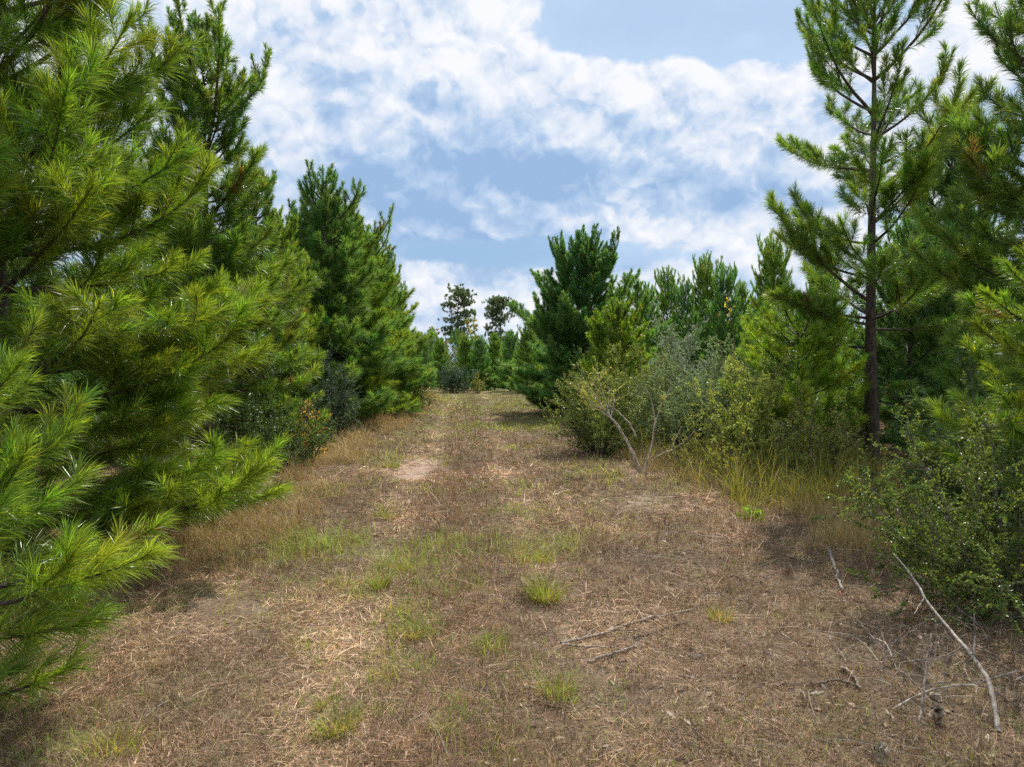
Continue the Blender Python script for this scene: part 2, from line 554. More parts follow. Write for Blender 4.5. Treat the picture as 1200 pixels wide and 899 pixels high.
def blades(g, x, y, L, W, az, el0, bendd, col, seg=2, lift=0.0):
    """Curved grass blades / straws as tapered strips."""
    M = len(x)
    p = np.stack([x, y, gz(x, y) + lift], 1)
    pts = [p]
    for k in range(seg):
        e = el0 - bendd * (k + 0.5) / seg
        d = np.stack([np.cos(e) * np.sin(az), np.cos(e) * np.cos(az), np.sin(e)], 1)
        pts.append(pts[-1] + d * (L / seg)[:, None])
    sd = np.stack([np.cos(az), -np.sin(az), np.zeros(M)], 1)
    rr = R.standard_normal((M, 3)) * 0.5
    sd = nrm(sd + rr)
    vs = []
    for k in range(seg):
        w = (W * (1 - 0.35 * k / seg) * 0.5)[:, None] * sd
        vs += [pts[k] - w, pts[k] + w]
    vs.append(pts[-1])
    V = np.stack(vs, 1); nv = V.shape[1]
    b = np.arange(M)[:, None] * nv
    tr = []
    for k in range(seg - 1):
        a = 2 * k
        tr += [b + [[a, a + 1, a + 3]], b + [[a, a + 3, a + 2]]]
    a = 2 * (seg - 1)
    tr.append(b + [[a, a + 1, a + 2]])
    g.add(V, tris=np.concatenate(tr), col=np.repeat(col, nv, 0))


def lane_edges(y):
    """Left and right border of the mown lane."""
    left = np.interp(y, [3, 6, 9, 14, 20, 30, 45, 62], [-3.3, -3.5, -3.7, -4.0, -4.3, -4.6, -5.4, -6.6])
    right = np.interp(y, [3, 5, 7, 10, 13, 16, 22, 30, 45, 62], [2.9, 2.9, 3.2, 4.3, 4.2, 2.9, 2.6, 2.7, 2.2, 1.6])
    return left, right


GREEN_SPOTS = [(x, y, r) for (px, py, r) in [
    (600, 530, .9), (625, 568, .7), (590, 572, .7), (690, 560, .8), (700, 562, .6), (455, 540, .35), (470, 575, .6), (390, 580, .6), (420, 605, .7),
    (448, 600, .4), (380, 635, .8), (470, 660, .5), (475, 690, .5), (610, 600, .3), (632, 640, .5), (400, 615, .5), (520, 630, .4), (545, 650, .3),
    (430, 690, .4), (480, 740, .4), (440, 790, .5), (360, 790, .5), (380, 820, .4), (600, 700, .3), (560, 690, .25), (845, 715, .3),
    (650, 780, .4), (580, 755, .3), (400, 850, .5), (130, 870, .6), (520, 860, .4), (560, 480, 1.5), (530, 470, 2), (590, 500, 1.3)]
    for (x, y) in [at(px, py)]]
BARE_SPOTS = [(x, y, r) for (px, py, r) in [(490, 548, .55), (484, 556, .5), (500, 540, .55), (755, 592, .6), (505, 505, .6), (255, 720, .4)]
              for (x, y) in [at(px, py)]]


def spots(x, y, S):
    f = np.zeros(len(x))
    for (a, b, r) in S:
        f = np.maximum(f, np.exp(-((x - a) ** 2 + ((y - b) * 0.75) ** 2) / (r * r)))
    return f


PAL = np.array([[0.36, 0.27, 0.18], [0.26, 0.185, 0.12], [0.16, 0.11, 0.07], [0.13, 0.08, 0.06], [0.50, 0.41, 0.31], [0.22, 0.19, 0.08], [0.05, 0.035, 0.025]])


def tracks(x, y):
    u = x - track_mid(y)
    return np.exp(-((np.abs(u - .02) - 1.02) / .34) ** 2), np.exp(-(u / .5) ** 2)


def build_thatch():
    rng = np.random.default_rng(5)
    g = Geo()
    # flat mown straws, lying in drifts
    n = 720000
    x, y = scatter(n, 3.2, 60, rng)
    bare = spots(x, y, BARE_SPOTS)
    cl = vnoise(x, y, 3); fine = vnoise(x * 3.1, y * 3.1, 4)
    tk, mid_ = tracks(x, y)
    keep = rng.random(n) > np.clip(bare * 0.92 + np.clip(-cl - .3, 0, .5) + np.clip(-fine - .35, 0, .5), 0, 0.95)
    x, y, cl, fine, tk, mid_ = (q[keep] for q in (x, y, cl, fine, tk, mid_)); n = len(x)
    k = rng.choice(len(PAL), n, p=[.19, .20, .17, .12, .12, .08, .12])
    c = PAL[k] * np.array([1.10, .98, .87]) * rng.uniform(.65, 1.3, (n, 1)) * (1 + 0.46 * cl + .34 * fine + .34 * tk - .25 * mid_)[:, None] * 1.10
    c = c * (1 + (mid_ * .5)[:, None] * np.array([.08, -.08, -.12]))
    far = np.clip((y - 16) / 26, 0, 1)
    gy = (rng.random(n) < (0.80 * far + .12) * (0.5 + .5 * (vnoise(x, y, 8) > -.2)) * (1 - .5 * tk))
    c[gy] = np.array([0.165, 0.165, 0.05]) * rng.uniform(.6, 1.3, (gy.sum(), 1))
    s = np.clip(y / 7, 0.8, 6)
    big = rng.random(n) < .12
    L = rng.uniform(0.04, 0.17, n) * np.clip(s, .8, 1.8) * np.where(big, 1.7, 1)
    W = rng.uniform(0.002, 0.0052, n) * s * np.where(big, 1.5, 1)
    el = np.radians(np.abs(rng.normal(5, 13, n)))
    az = 3.0 * vnoise(x * .8, y * .8, 12) + rng.normal(0, 1.0, n) + np.where(rng.random(n) < .5, PI, 0)
    blades(g, x, y, L, W, az, el, rng.uniform(0, .6, n), c, 2, 0.004)
    # upright stubble, tallest between the wheel tracks
    n = 260000
    x, y = scatter(n, 3.2, 60, rng)
    bare = spots(x, y, BARE_SPOTS); cl = vnoise(x, y, 21)
    tk, mid_ = tracks(x, y)
    keep = rng.random(n) > np.clip(bare + np.clip(-cl * 0.8, 0, .8) + .6 * tk - .35 * mid_, 0, .97)
    x, y, mid_ = x[keep], y[keep], mid_[keep]; n = len(x)
    k = rng.choice(len(PAL), n, p=[.14, .24, .25, .16, .04, .14, .03])
    c = PAL[k] * rng.uniform(.65, 1.15, (n, 1)) * .9
    s = np.clip(y / 7, 0.8, 6)
    L = rng.gamma(3, 0.026, n) * np.clip(s, .9, 1.5) * (1 + .5 * mid_); W = rng.uniform(0.002, 0.0042, n) * s
    blades(g, x, y, L, W, rng.uniform(0, 6.28, n), np.radians(rng.normal(68, 18, n)), rng.uniform(0, 1.1, n), c, 2)
    # clumps of dead grass standing a little proud of the mat
    m_ = 42000
    x, y = scatter(m_, 3.3, 60, rng)
    bare = spots(x, y, BARE_SPOTS); cl = vnoise(x * 1.3, y * 1.3, 51); tk, mid_ = tracks(x, y)
    keep = rng.random(m_) > np.clip(bare * 1.2 + .5 * tk - .3 * mid_ + np.clip(-cl * .8, 0, .8), 0, .98)
    x, y, mid_ = x[keep], y[keep], mid_[keep]; m_ = len(x)
    per = np.clip(rng.gamma(1.6, 7, m_), 3, 45).astype(int); i = np.repeat(np.arange(m_), per); n = len(i)
    s = np.clip(y[i] / 7, .8, 5)
    sp_ = (.012 + .002 * per[i]) * np.clip(s, 1, 3)
    tone = PAL[rng.choice(len(PAL), m_, p=[.20, .24, .20, .16, .08, .09, .03])] * rng.uniform(.75, 1.2, (m_, 1)) * (1 + (mid_ * .5)[:, None] * np.array([.05, -.12, -.2]))
    c = tone[i] * np.array([1.1, .98, .86]) * rng.uniform(.55, 1.35, (n, 1))
    L = rng.gamma(3.5, .024, n) * rng.uniform(.6, 1.5, m_)[i] * np.clip(s, .9, 1.3); W = rng.uniform(.0025, .0055, n) * s
    blades(g, x[i] + rng.standard_normal(n) * sp_, y[i] + rng.standard_normal(n) * sp_, L, W, rng.uniform(0, 6.28, n), np.radians(rng.normal(55, 22, n)), rng.uniform(.1, 1.5, n), c, 2)
    o = link('dry_thatch', g.mesh('dry_thatch'), M_STRAW)
    o['kind'] = 'stuff'; o['label'] = 'mown brown straw and stubble covering the lane'


def build_green():
    rng = np.random.default_rng(6)
    g = Geo()
    # ragged little sprigs and patches of many sizes
    n = 60000
    x, y = scatter(n, 3.3, 62, rng, p=0.95)
    f = spots(x, y, GREEN_SPOTS)
    nz = vnoise(x, y, 31)
    far = np.clip((y - 18) / 22, 0, 1)
    l, r = lane_edges(y)
    tk, mid_ = tracks(x, y)
    pr = .8 * f * np.clip(.5 + nz, .1, 1) + .22 * np.clip(nz + .45, 0, 1) ** 1.4 + .55 * far * np.clip(nz + .5, 0, 1) + .12 * far * mid_
    pr = pr * np.where((x > 1.4) & (y < 12), .45, 1) * (1 - .45 * tk)
    keep = (rng.random(n) < pr) & (x > l - 1.2) & (x < r + 1.2)
    x, y, f = x[keep], y[keep], f[keep]
    per = np.clip(rng.gamma(1.3, 11, len(x)), 2, 60).astype(int)
    size = rng.uniform(.5, 1.25, len(x)) * (.75 + .5 * f)
    tone = 1.42 * np.array([[0.165, 0.215, 0.045], [0.14, 0.20, 0.04], [0.24, 0.23, 0.07], [0.11, 0.15, 0.05]])[rng.choice(4, len(x), p=[.4, .25, .2, .15])] * rng.uniform(.7, 1.2, (len(x), 1))
    i = np.repeat(np.arange(len(x)), per); n = len(i)
    s = np.clip(y[i] / 7, .8, 5)
    spread = (.015 + .0025 * per[i]) * np.clip(s, 1, 3)
    X = x[i] + rng.standard_normal(n) * spread; Y = y[i] + rng.standard_normal(n) * spread
    c = tone[i] * rng.uniform(.65, 1.3, (n, 1))
    dry = rng.random(n) < .15
    c[dry] = np.array([.30, .23, .12]) * rng.uniform(.6, 1.2, (dry.sum(), 1))
    L = rng.gamma(4, 0.027, n) * size[i] * np.clip(s, .9, 1.3); W = rng.uniform(0.003, 0.0058, n) * s
    blades(g, X, Y, L, W, rng.uniform(0, 6.28, n), np.radians(rng.normal(64, 18, n)), rng.uniform(.1, 1.4, n), c, 3)
    o = link('green_grass', g.mesh('green_grass'), M_GRASS)
    o['kind'] = 'stuff'; o['label'] = 'low green grass sprigs growing through the thatch'


def build_dry_grass():
    rng = np.random.default_rng(7)
    g = Geo()
    # tall tan and russet bunches along the left border
    nb = 1100
    yb = 8.2 * (52 / 8.2) ** rng.random(nb)
    l, r = lane_edges(yb)
    xb = l + rng.normal(-0.45, 0.55, nb)
    nz = vnoise(xb, yb, 77)
    ok = (nz > -.35) & (xb < l + .9)
    xb, yb = xb[ok], yb[ok]
    per = 75
    x = np.repeat(xb, per) + rng.normal(0, .13, len(xb) * per); y = np.repeat(yb, per) + rng.normal(0, .13, len(xb) * per)
    n = len(x); s = np.clip(y / 9, .9, 5)
    pal = np.array([[.44, .32, .14], [.33, .22, .10], [.50, .39, .20], [.24, .23, .07], [.19, .12, .07]])
    c = pal[rng.choice(5, n, p=[.3, .25, .2, .15, .1])] * rng.uniform(.7, 1.2, (n, 1))
    L = rng.gamma(5, .052, n) * np.repeat(.4 + 1.1 * rng.random(len(xb)) ** 1.7, per); W = rng.uniform(.0025, .005, n) * s
    blades(g, x, y, L, W, rng.uniform(0, 6.28, n), np.radians(rng.normal(70, 17, n)), rng.uniform(0, 1.5, n), c, 3)
    # right-hand border, between the shrubs
    nb = 420
    yb = 9 + 30 * rng.random(nb) ** 1.5
    l, r = lane_edges(yb)
    xb = r + np.abs(rng.normal(0.2, 0.9, nb))
    x = np.repeat(xb, per) + rng.normal(0, .14, nb * per); y = np.repeat(yb, per) + rng.normal(0, .14, nb * per)
    n = len(x); s = np.clip(y / 9, .9, 5)
    c = pal[rng.choice(5, n, p=[.3, .2, .2, .25, .05])] * rng.uniform(.7, 1.25, (n, 1))
    L = rng.gamma(5, .05, n); W = rng.uniform(.0025, .005, n) * s
    blades(g, x, y, L, W, rng.uniform(0, 6.28, n), np.radians(rng.normal(70, 14, n)), rng.uniform(0, 1.0, n), c, 3)
    o = link('dry_grass', g.mesh('dry_grass'), M_STRAW)
    o['kind'] = 'stuff'; o['label'] = 'tall tan dry grass standing along both borders of the lane'
    # tall yellow-green grass under the big right pine
    g = Geo()
    nb = 150
    spots_ = [at(px, py) for (px, py) in [(880, 575), (905, 585), (930, 580), (955, 572), (980, 580), (900, 560), (850, 560), (930, 600), (1000, 590), (830, 545)]]
    x, y, hh = [], [], []
    for (a, b) in spots_:
        for q in range(13 if a < 5.9 else 4):
            k_ = rng.integers(25, 75); ca, cb = a + rng.normal(0, .5), b + rng.normal(0, .7)
            sp_ = rng.uniform(.05, .16)
            x.append(ca + rng.normal(0, sp_, k_)); y.append(cb + rng.normal(0, sp_, k_)); hh.append(np.full(k_, rng.uniform(.4, 1.35)))
    x = np.concatenate(x); y = np.concatenate(y); hh = np.concatenate(hh); n = len(x)
    pal = np.array([[.22, .22, .05], [.15, .18, .035], [.33, .27, .11], [.25, .19, .09]])
    c = pal[rng.choice(4, n, p=[.34, .34, .18, .14])] * rng.uniform(.6, 1.15, (n, 1))
    L = hh * rng.uniform(.35, 1.1, n); W = rng.uniform(.005, .011, n)
    blades(g, x, y, L, W, rng.uniform(0, 6.28, n), np.radians(rng.normal(77, 10, n)), rng.uniform(0, 1.4, n), c, 4)
    o = link('tall_grass', g.mesh('tall_grass'), M_GRASS)
    o['kind'] = 'stuff'; o['label'] = 'tall yellow green grass under the big right hand pine'


def build_litter():
    rng = np.random.default_rng(9)
    g = Geo()
    # wood chips and bark scraps, thickest to the right
    n = 9000
    x, y = scatter(n, 3.3, 18, rng)
    w = np.clip((x + 0.8) / 2.2, 0.08, 1)
    keep = rng.random(n) < w
    x, y = x[keep], y[keep]; n = len(x)
    az = rng.uniform(0, 6.28, n); L = rng.gamma(2.5, .016, n) + .015; W = L * rng.uniform(.12, .5, n)
    d = np.stack([np.sin(az), np.cos(az), rng.normal(0, .25, n)], 1); s = nrm(np.stack([np.cos(az), -np.sin(az), rng.normal(0, .4, n)], 1))
    p = np.stack([x, y, gz(x, y) + .012], 1)
    V = np.stack([p - d * L[:, None] * .5, p + s * W[:, None] * .5, p + d * L[:, None] * .5, p - s * W[:, None] * .5], 1)
    pal = np.array([[.34, .25, .17], [.40, .32, .24], [.20, .13, .085], [.09, .06, .045], [.28, .17, .10]])
    c = pal[rng.choice(5, n, p=[.25, .15, .25, .2, .15])] * rng.uniform(.7, 1.2, (n, 1))
    g.add(V, quads=np.arange(n * 4).reshape(-1, 4), col=np.repeat(c, 4, 0))
    # thin broken twigs
    n = 1700
    x, y = scatter(n, 3.3, 20, rng)
    keep = rng.random(n) < np.clip((x + 1.6) / 3.0, 0.05, 1)
    x, y = x[keep], y[keep]; n = len(x)
    L = rng.gamma(2.2, .10, n); az = rng.uniform(0, 6.28, n)
    P = curves(np.stack([x, y, gz(x, y) + .012], 1), az, np.radians(np.abs(rng.normal(3, 7, n))), np.radians(rng.normal(0, 8, n)), L, 5, rng, wander=.12)
    pal = np.array([[.26, .20, .15], [.38, .32, .26], [.10, .07, .05]])
    tubes(g, P, rng.uniform(.002, .006, n), np.full(n, .0015), 4, pal[rng.choice(3, n)])
    o = link('wood_litter', g.mesh('wood_litter'), M_STRAW)
    o['kind'] = 'stuff'; o['label'] = 'wood chips, bark scraps and broken twigs on the ground'


build_ground(); build_thatch(); build_green(); build_dry_grass(); build_litter()


# ------------------------------------------------------------------ grass tufts (each one a thing)
def tuft(px, py, hgt, wid, label, n=150, yellow=0.2, lightness=1.0):
    rng = np.random.default_rng(int(px * 7 + py))
    x0, y0 = at(px, py)
    g = Geo(); n = int(n * 1.5); hgt *= .98; wid *= .95; lightness *= 1.15
    x = wid * .28 * np.clip(rng.standard_normal(n), -1.7, 1.7); y = wid * .28 * np.clip(rng.standard_normal(n), -1.7, 1.7)
    az = np.arctan2(x, y) + rng.normal(0, .7, n)
    c = np.where(rng.random((n, 1)) < yellow, np.array([[.32, .27, .09]]), np.array([[.155, .205, .04]])) * rng.uniform(.5, 1.35, (n, 1)) * lightness
    drt = rng.random(n) < .22
    c[drt] = np.array([.30, .22, .12])
    L = hgt * rng.uniform(.25, 1.2, n) * (1 - .35 * np.hypot(x, y) / (np.hypot(x, y).max() + 1e-6)); W = rng.uniform(.004, .0075, n) * max(1, y0 / 10)
    # blades sit at the tuft's own base
    zb = gz(x + x0, y + y0)
    g2 = Geo()
    blades(g2, x + x0, y + y0, L, W, az, np.radians(rng.normal(72, 11, n)), rng.uniform(.2, 1.4, n), c, 4)
    V = np.concatenate(g2.v); V -= np.array([x0, y0, float(gz(x0, y0))], np.float32)
    g2.v = [V]
    o = link('grass_tuft', g2.mesh('grass_tuft'), M_GRASS)
    o.location = (x0, y0, float(gz(x0, y0)))
    tag(o, label, 'grass tuft', 'green grass tufts in the lane')


for a in [
    (638, 700, .40, .30, 'tallest bright green grass tuft, in the middle of the lane', 260, .15),
    (632, 655, .24, .40, 'wide low green tuft just behind the tallest grass tuft', 160, .3),
    (576, 762, .20, .30, 'low spreading green tuft left of the long fallen sticks', 150, .15),
    (653, 822, .22, .26, 'bright green tuft nearest the camera right of the lane middle', 140, .15),
    (393, 868, .22, .26, 'yellow green tuft at the front, left of the lane middle', 150, .3),
    (443, 694, .28, .20, 'upright bright green tuft on the left wheel track', 130, .1),
    (476, 674, .26, .22, 'green tuft right behind the upright tuft on the left track', 120, .2),
    (451, 609, .26, .36, 'round green tuft on the left of the lane below the bare soil patch', 130, .15),
    (457, 546, .30, .42, 'small vivid green tuft left of the pale bare soil patch', 110, .1),
    (128, 888, .22, .34, 'ragged green and yellow tuft in the pine shadow at the lower left', 150, .45),
    (484, 750, .22, .16, 'thin reddish green tuft on the left of the lane middle', 70, .5),
    (380, 835, .16, .18, 'tiny green sprig behind the front yellow green tuft', 60, .2),
    (522, 872, .14, .16, 'tiny sprig of grass at the front centre of the lane', 50, .2),
    (846, 725, .22, .20, 'olive grass tuft beside the right end of the fallen sticks', 90, .6),
    (450, 800, .14, .22, 'low faded grass tuft on the front left of the lane', 70, .5),
    (300, 560, .2, .3, 'green tuft under the low left pine boughs', 70, .2),
]:
    tuft(*a)

# ------------------------------------------------------------------ near pines on the left
G_L = 'young pines lining the left side of the lane'
G_R = 'young pines on the right side of the lane'
Z = lambda x, y: float(gz(x, y))
NB = (M_BARK, M_NEEDLE)
YG = np.array([0.106, 0.168, 0.021])
MG = np.array([0.086, 0.148, 0.028])
BG = np.array([0.060, 0.125, 0.040])

make_pine('small bushy pine with long bright needles at the lower left corner, nearest the camera', (-3.75, 4.55, Z(-3.7, 4.5)), G_L, NB, seed=21,
          H=2.75, Rad=1.4, hb=0.3, whorl=.34, nbr=(5, 6), dens=400, wid=.0052, nl=.24, prof=.45, low=.9, e_lo=(2, 32), e_hi=(35, 65), green=YG, lat=.17, r_trunk=.04)
make_pine('huge near left pine whose boughs fill the upper left of the view', (-6.0, 8.6, Z(-6, 8.6)), G_L, NB, seed=33,
          H=10.8, Rad=3.6, hb=.45, whorl=.48, nbr=(6, 7), dens=270, wid=.0068, nl=.26, prof=.95, low=.85, e_lo=(-4, 24), e_hi=(38, 66), green=YG * .95, lat=.19)
make_pine('pine behind the huge near left pine, glimpsed through its boughs at the left edge', (-10.2, 12.4, Z(-10, 12.4)), G_L, NB, seed=34,
          H=10.0, Rad=2.9, hb=.4, whorl=.5, nbr=(6, 7), dens=260, wid=.010, nl=.22, prof=.5, low=.85, green=MG * .9, lat=.2)
make_pine('tall left pine with upright candle tips showing against the cloud', (-6.0, 14.4, Z(-6.0, 14.4)), G_L, NB, seed=45,
          H=8.85, Rad=2.2, hb=1.9, whorl=.45, nbr=(6, 7), dens=270, wid=.0095, nl=.25, prof=.6, low=.9, e_hi=(54, 84), green=MG, lat=.19, leaders=5)
make_pine('slim left pine with a thin twin tip, behind the candle tipped pine', (-6.95, 20.0, Z(-6.9, 20)), G_L, NB, seed=46,
          H=7.3, Rad=1.8, hb=.5, whorl=.45, nbr=(6, 7), dens=250, wid=.0115, nl=.25, prof=.55, low=.9, green=MG * .95, lat=.2, leaders=3)

# ------------------------------------------------------------------ right side near pines
make_pine('tall open pine with a dark bare lower trunk on the right', (7.98, 16.2, Z(8, 16.2)), G_R, NB, seed=58,
          H=11.2, Rad=2.6, hb=3.3, whorl=.72, nbr=(4, 5), dens=270, wid=.0085, nl=.27, prof=.16, low=.85, e_lo=(12, 46), e_hi=(44, 78), green=MG * 1.12, lat=.22, spire=1.1, leaders=2,
          r_trunk=.16, gaps=.27, lat_len=.45,
          extra=[(3.6, rad(-85), 35, 62, 3.1), (2.6, rad(-60), 2, 18, 2.2), (3.1, rad(-110), 8, 30, 2.3), (3.9, rad(200), 0, 25, 2.0), (3.0, rad(80), 0, 12, 2.6), (1.6, rad(80), 10, 15, 1.0), (1.9, rad(-95), -5, 0, .9), (4.4, rad(-75), 30, 66, 2.4)])
make_pine('pine at the right edge of the view reaching above the frame', (8.6, 11.6, Z(8.6, 11.6)), G_R, NB, seed=61,
          H=9.6, Rad=2.3, hb=.6, whorl=.48, nbr=(5, 7), dens=250, wid=.0078, nl=.26, prof=.45, low=.9, e_lo=(-2, 35), e_hi=(45, 78), green=MG * .95, lat=.2)
make_pine('short bright pine with long yellow green needles at the right edge', (6.05, 8.1, Z(6.1, 8.1)), G_R, NB, seed=63,
          H=3.45, Rad=1.35, hb=1.0, whorl=.36, nbr=(5, 6), dens=520, wid=.0055, nl=.21, prof=.4, low=.9, e_lo=(0, 30), e_hi=(30, 60), green=YG, lat=.18, r_trunk=.045)
make_pine('bluish pine standing behind the tall open pine on its right', (12.0, 20.0, Z(12, 20)), G_R, NB, seed=64,
          H=9.0, Rad=2.6, hb=.6, whorl=.5, nbr=(6, 7), dens=280, wid=.011, nl=.22, prof=.5, green=BG * 1.1, lat=.2)
make_pine('dense dark pine low behind the bare trunk on the right', (9.6, 17.6, Z(9.6, 17.6)), G_R, NB, seed=66,
          H=5.4, Rad=2.2, hb=.4, whorl=.44, nbr=(5, 6), dens=290, wid=.010, nl=.22, prof=.5, green=BG * 1.05, lat=.22)
make_pine('feathery yellow green pine sapling left of the bare trunk', (6.5, 16.6, Z(6.5, 16.6)), G_R, NB, seed=65,
          H=3.2, Rad=1.8, hb=.3, whorl=.34, nbr=(5, 7), dens=330, wid=.0065, nl=.26, gaps=.2, prof=.25, low=.9, e_lo=(4, 32), e_hi=(35, 60), green=YG * 1.2, lat=.18, r_trunk=.04)
make_pine('dense many topped pine right of the lane end with upright candles', (3.25, 33.5, Z(3.2, 33.5)), G_R, NB, seed=70,
          H=8.0, Rad=4.4, gaps=.2, hb=.4, whorl=.5, nbr=(6, 7), dens=300, wid=.0115, nl=.25, prof=.62, low=.9, e_hi=(50, 86), green=BG * 1.3, lat=.2, leaders=9, spire=.9, lead_lo=.7)
make_pine('small mid green pine in front of the many topped pine', (3.75, 26.5, Z(3.7, 26.5)), G_R, NB, seed=71,
          H=4.2, Rad=1.9, hb=.3, whorl=.38, nbr=(6, 7), dens=260, wid=.012, nl=.26, prof=.42, green=YG * 1.1, lat=.2, leaders=2)

# ------------------------------------------------------------------ middle distance pines: four shared shapes
NF = (M_BARK, M_NEEDLE_FAR)
protos = []
for k, (hh, rr, gr, sd) in enumerate([(8.0, 2.5, MG, 81), (7.6, 2.1, BG, 82), (8.2, 2.3, MG * .95, 83), (7.4, 2.3, BG * 1.05, 84)]):
    w, g = pine(seed=sd, H=hh, Rad=rr, hb=.3, whorl=.48, nbr=(6, 7), dens=300, wid=.0125, nl=.26, seg2=False, prof=.48, low=.9, e_hi=(52, 86), green=gr, lat=.2,
                leaders=5, spire=.6)
    protos.append((w.mesh('trunk', True), g.mesh('crown'), hh))
first = {}


def mid(kind, x, y, H, label, group, rz, fat=1.0, tint=(1, 1, 1, 1)):
    tm, cm, hh = protos[kind]
    sc = H / hh
    if kind not in first:
        t = thing('pine_tree', label, 'pine tree', (x, y, Z(x, y)), group, rz, 1)
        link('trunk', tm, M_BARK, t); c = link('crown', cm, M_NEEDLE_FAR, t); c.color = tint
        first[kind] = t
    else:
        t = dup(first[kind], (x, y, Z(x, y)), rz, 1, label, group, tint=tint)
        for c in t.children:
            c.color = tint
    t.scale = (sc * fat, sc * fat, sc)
    return t


rz = random.Random(3)
LEFT = [
    (0, -7.7, 23.6, 6.9, 'left row pine right behind the thin twin tipped pine, dark left flank', 1.0),
    (1, -6.9, 26.6, 8.9, 'first and tallest pine of the dense left clump, above the grey green shrub', 1.3),
    (2, -6.7, 29.4, 8.5, 'second pine of the dense left clump, just right of the tallest one', 1.3),
    (3, -6.6, 32.4, 8.1, 'left clump pine with sunlit right flank halfway along the clump', 1.3),
    (0, -6.7, 35.6, 7.6, 'left clump pine above the small dark yellow tipped shrub', 1.25),
    (2, -7.0, 39.2, 7.4, 'lane side pine where the left clump begins to slope down', 1.2),
    (3, -7.6, 43.5, 6.9, 'second to last pine of the left row, toward the lane end', 1.15),
    (1, -8.6, 50.0, 6.2, 'last pine of the left row before the gap in the trees', 1.1),
    (2, -10.6, 27.5, 7.0, 'left pine seen between the candle tipped pine and the dense clump', 1.1),
    (3, -9.8, 33.0, 8.2, 'pine of the second left row showing its tip above the clump', 1.1),
]
for (k, x, y, H, lb, fat) in LEFT:
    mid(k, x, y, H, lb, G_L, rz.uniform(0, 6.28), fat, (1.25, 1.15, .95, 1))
BACK = [
    (1, 497, 60, 4.5, 'leftmost young pine closing the far end of the lane'),
    (0, 516, 66, 4.5, 'young pine at the lane end behind the dark rounded shrub'),
    (2, 545, 64, 4.7, 'broad young pine at the lane end under the taller lone pine'),
    (3, 563, 63, 4.6, 'narrow young pine in the middle of the lane end'),
    (0, 580, 65, 4.9, 'young pine at the lane end under the shorter lone pine'),
    (1, 598, 61, 4.8, 'young pine at the lane end, right of the middle one'),
    (2, 618, 58, 5.4, 'rightmost young pine at the lane end, touching the many topped pine'),
]
for (k, px, d, H, lb) in BACK:
    mid(k, xd(px, d), d, H, lb, 'young pines closing the end of the lane', rz.uniform(0, 6.28), 1.0, (1.35, 1.35, 1.5, 1))  # pale bluish tint puts depth haze into the needle colour
RIGHT = [
    (1, 655, 44, 6.6, 'pine half hidden behind the left flank of the many topped pine'),
    (3, 757, 44, 6.9, 'first pine of the far right row, beside the many topped pine'),
    (0, 781, 47, 8.1, 'second pine of the far right row from its left end'),
    (1, 803, 43, 6.9, 'dark pine of the far right row above the silver shrub'),
    (2, 826, 47, 9.0, 'tallest slender tip of the far right row'),
    (3, 848, 44, 7.9, 'far right row pine just left of the yellow leaved sapling'),
    (0, 869, 46, 7.2, 'far right row pine just behind the yellow leaved sapling'),
    (1, 893, 42, 6.8, 'last far right row pine before the tall open pine'),
    (2, 905, 33, 7.9, 'thin topped pine showing left of the tall open pine'),
    (0, 960, 30, 6.6, 'pine glimpsed behind the low boughs of the tall open pine'),
    (3, 1075, 27, 7.6, 'pine glimpsed right of the bare trunk'),
    (1, 1150, 26, 7.8, 'pine far back behind the right edge boughs'),
]
for (k, px, d, H, lb) in RIGHT:
    mid(k, xd(px, d), d, H, lb, G_R if px != 655 else G_R, rz.uniform(0, 6.28), .78, (1.5, 1.45, 1.5, 1))

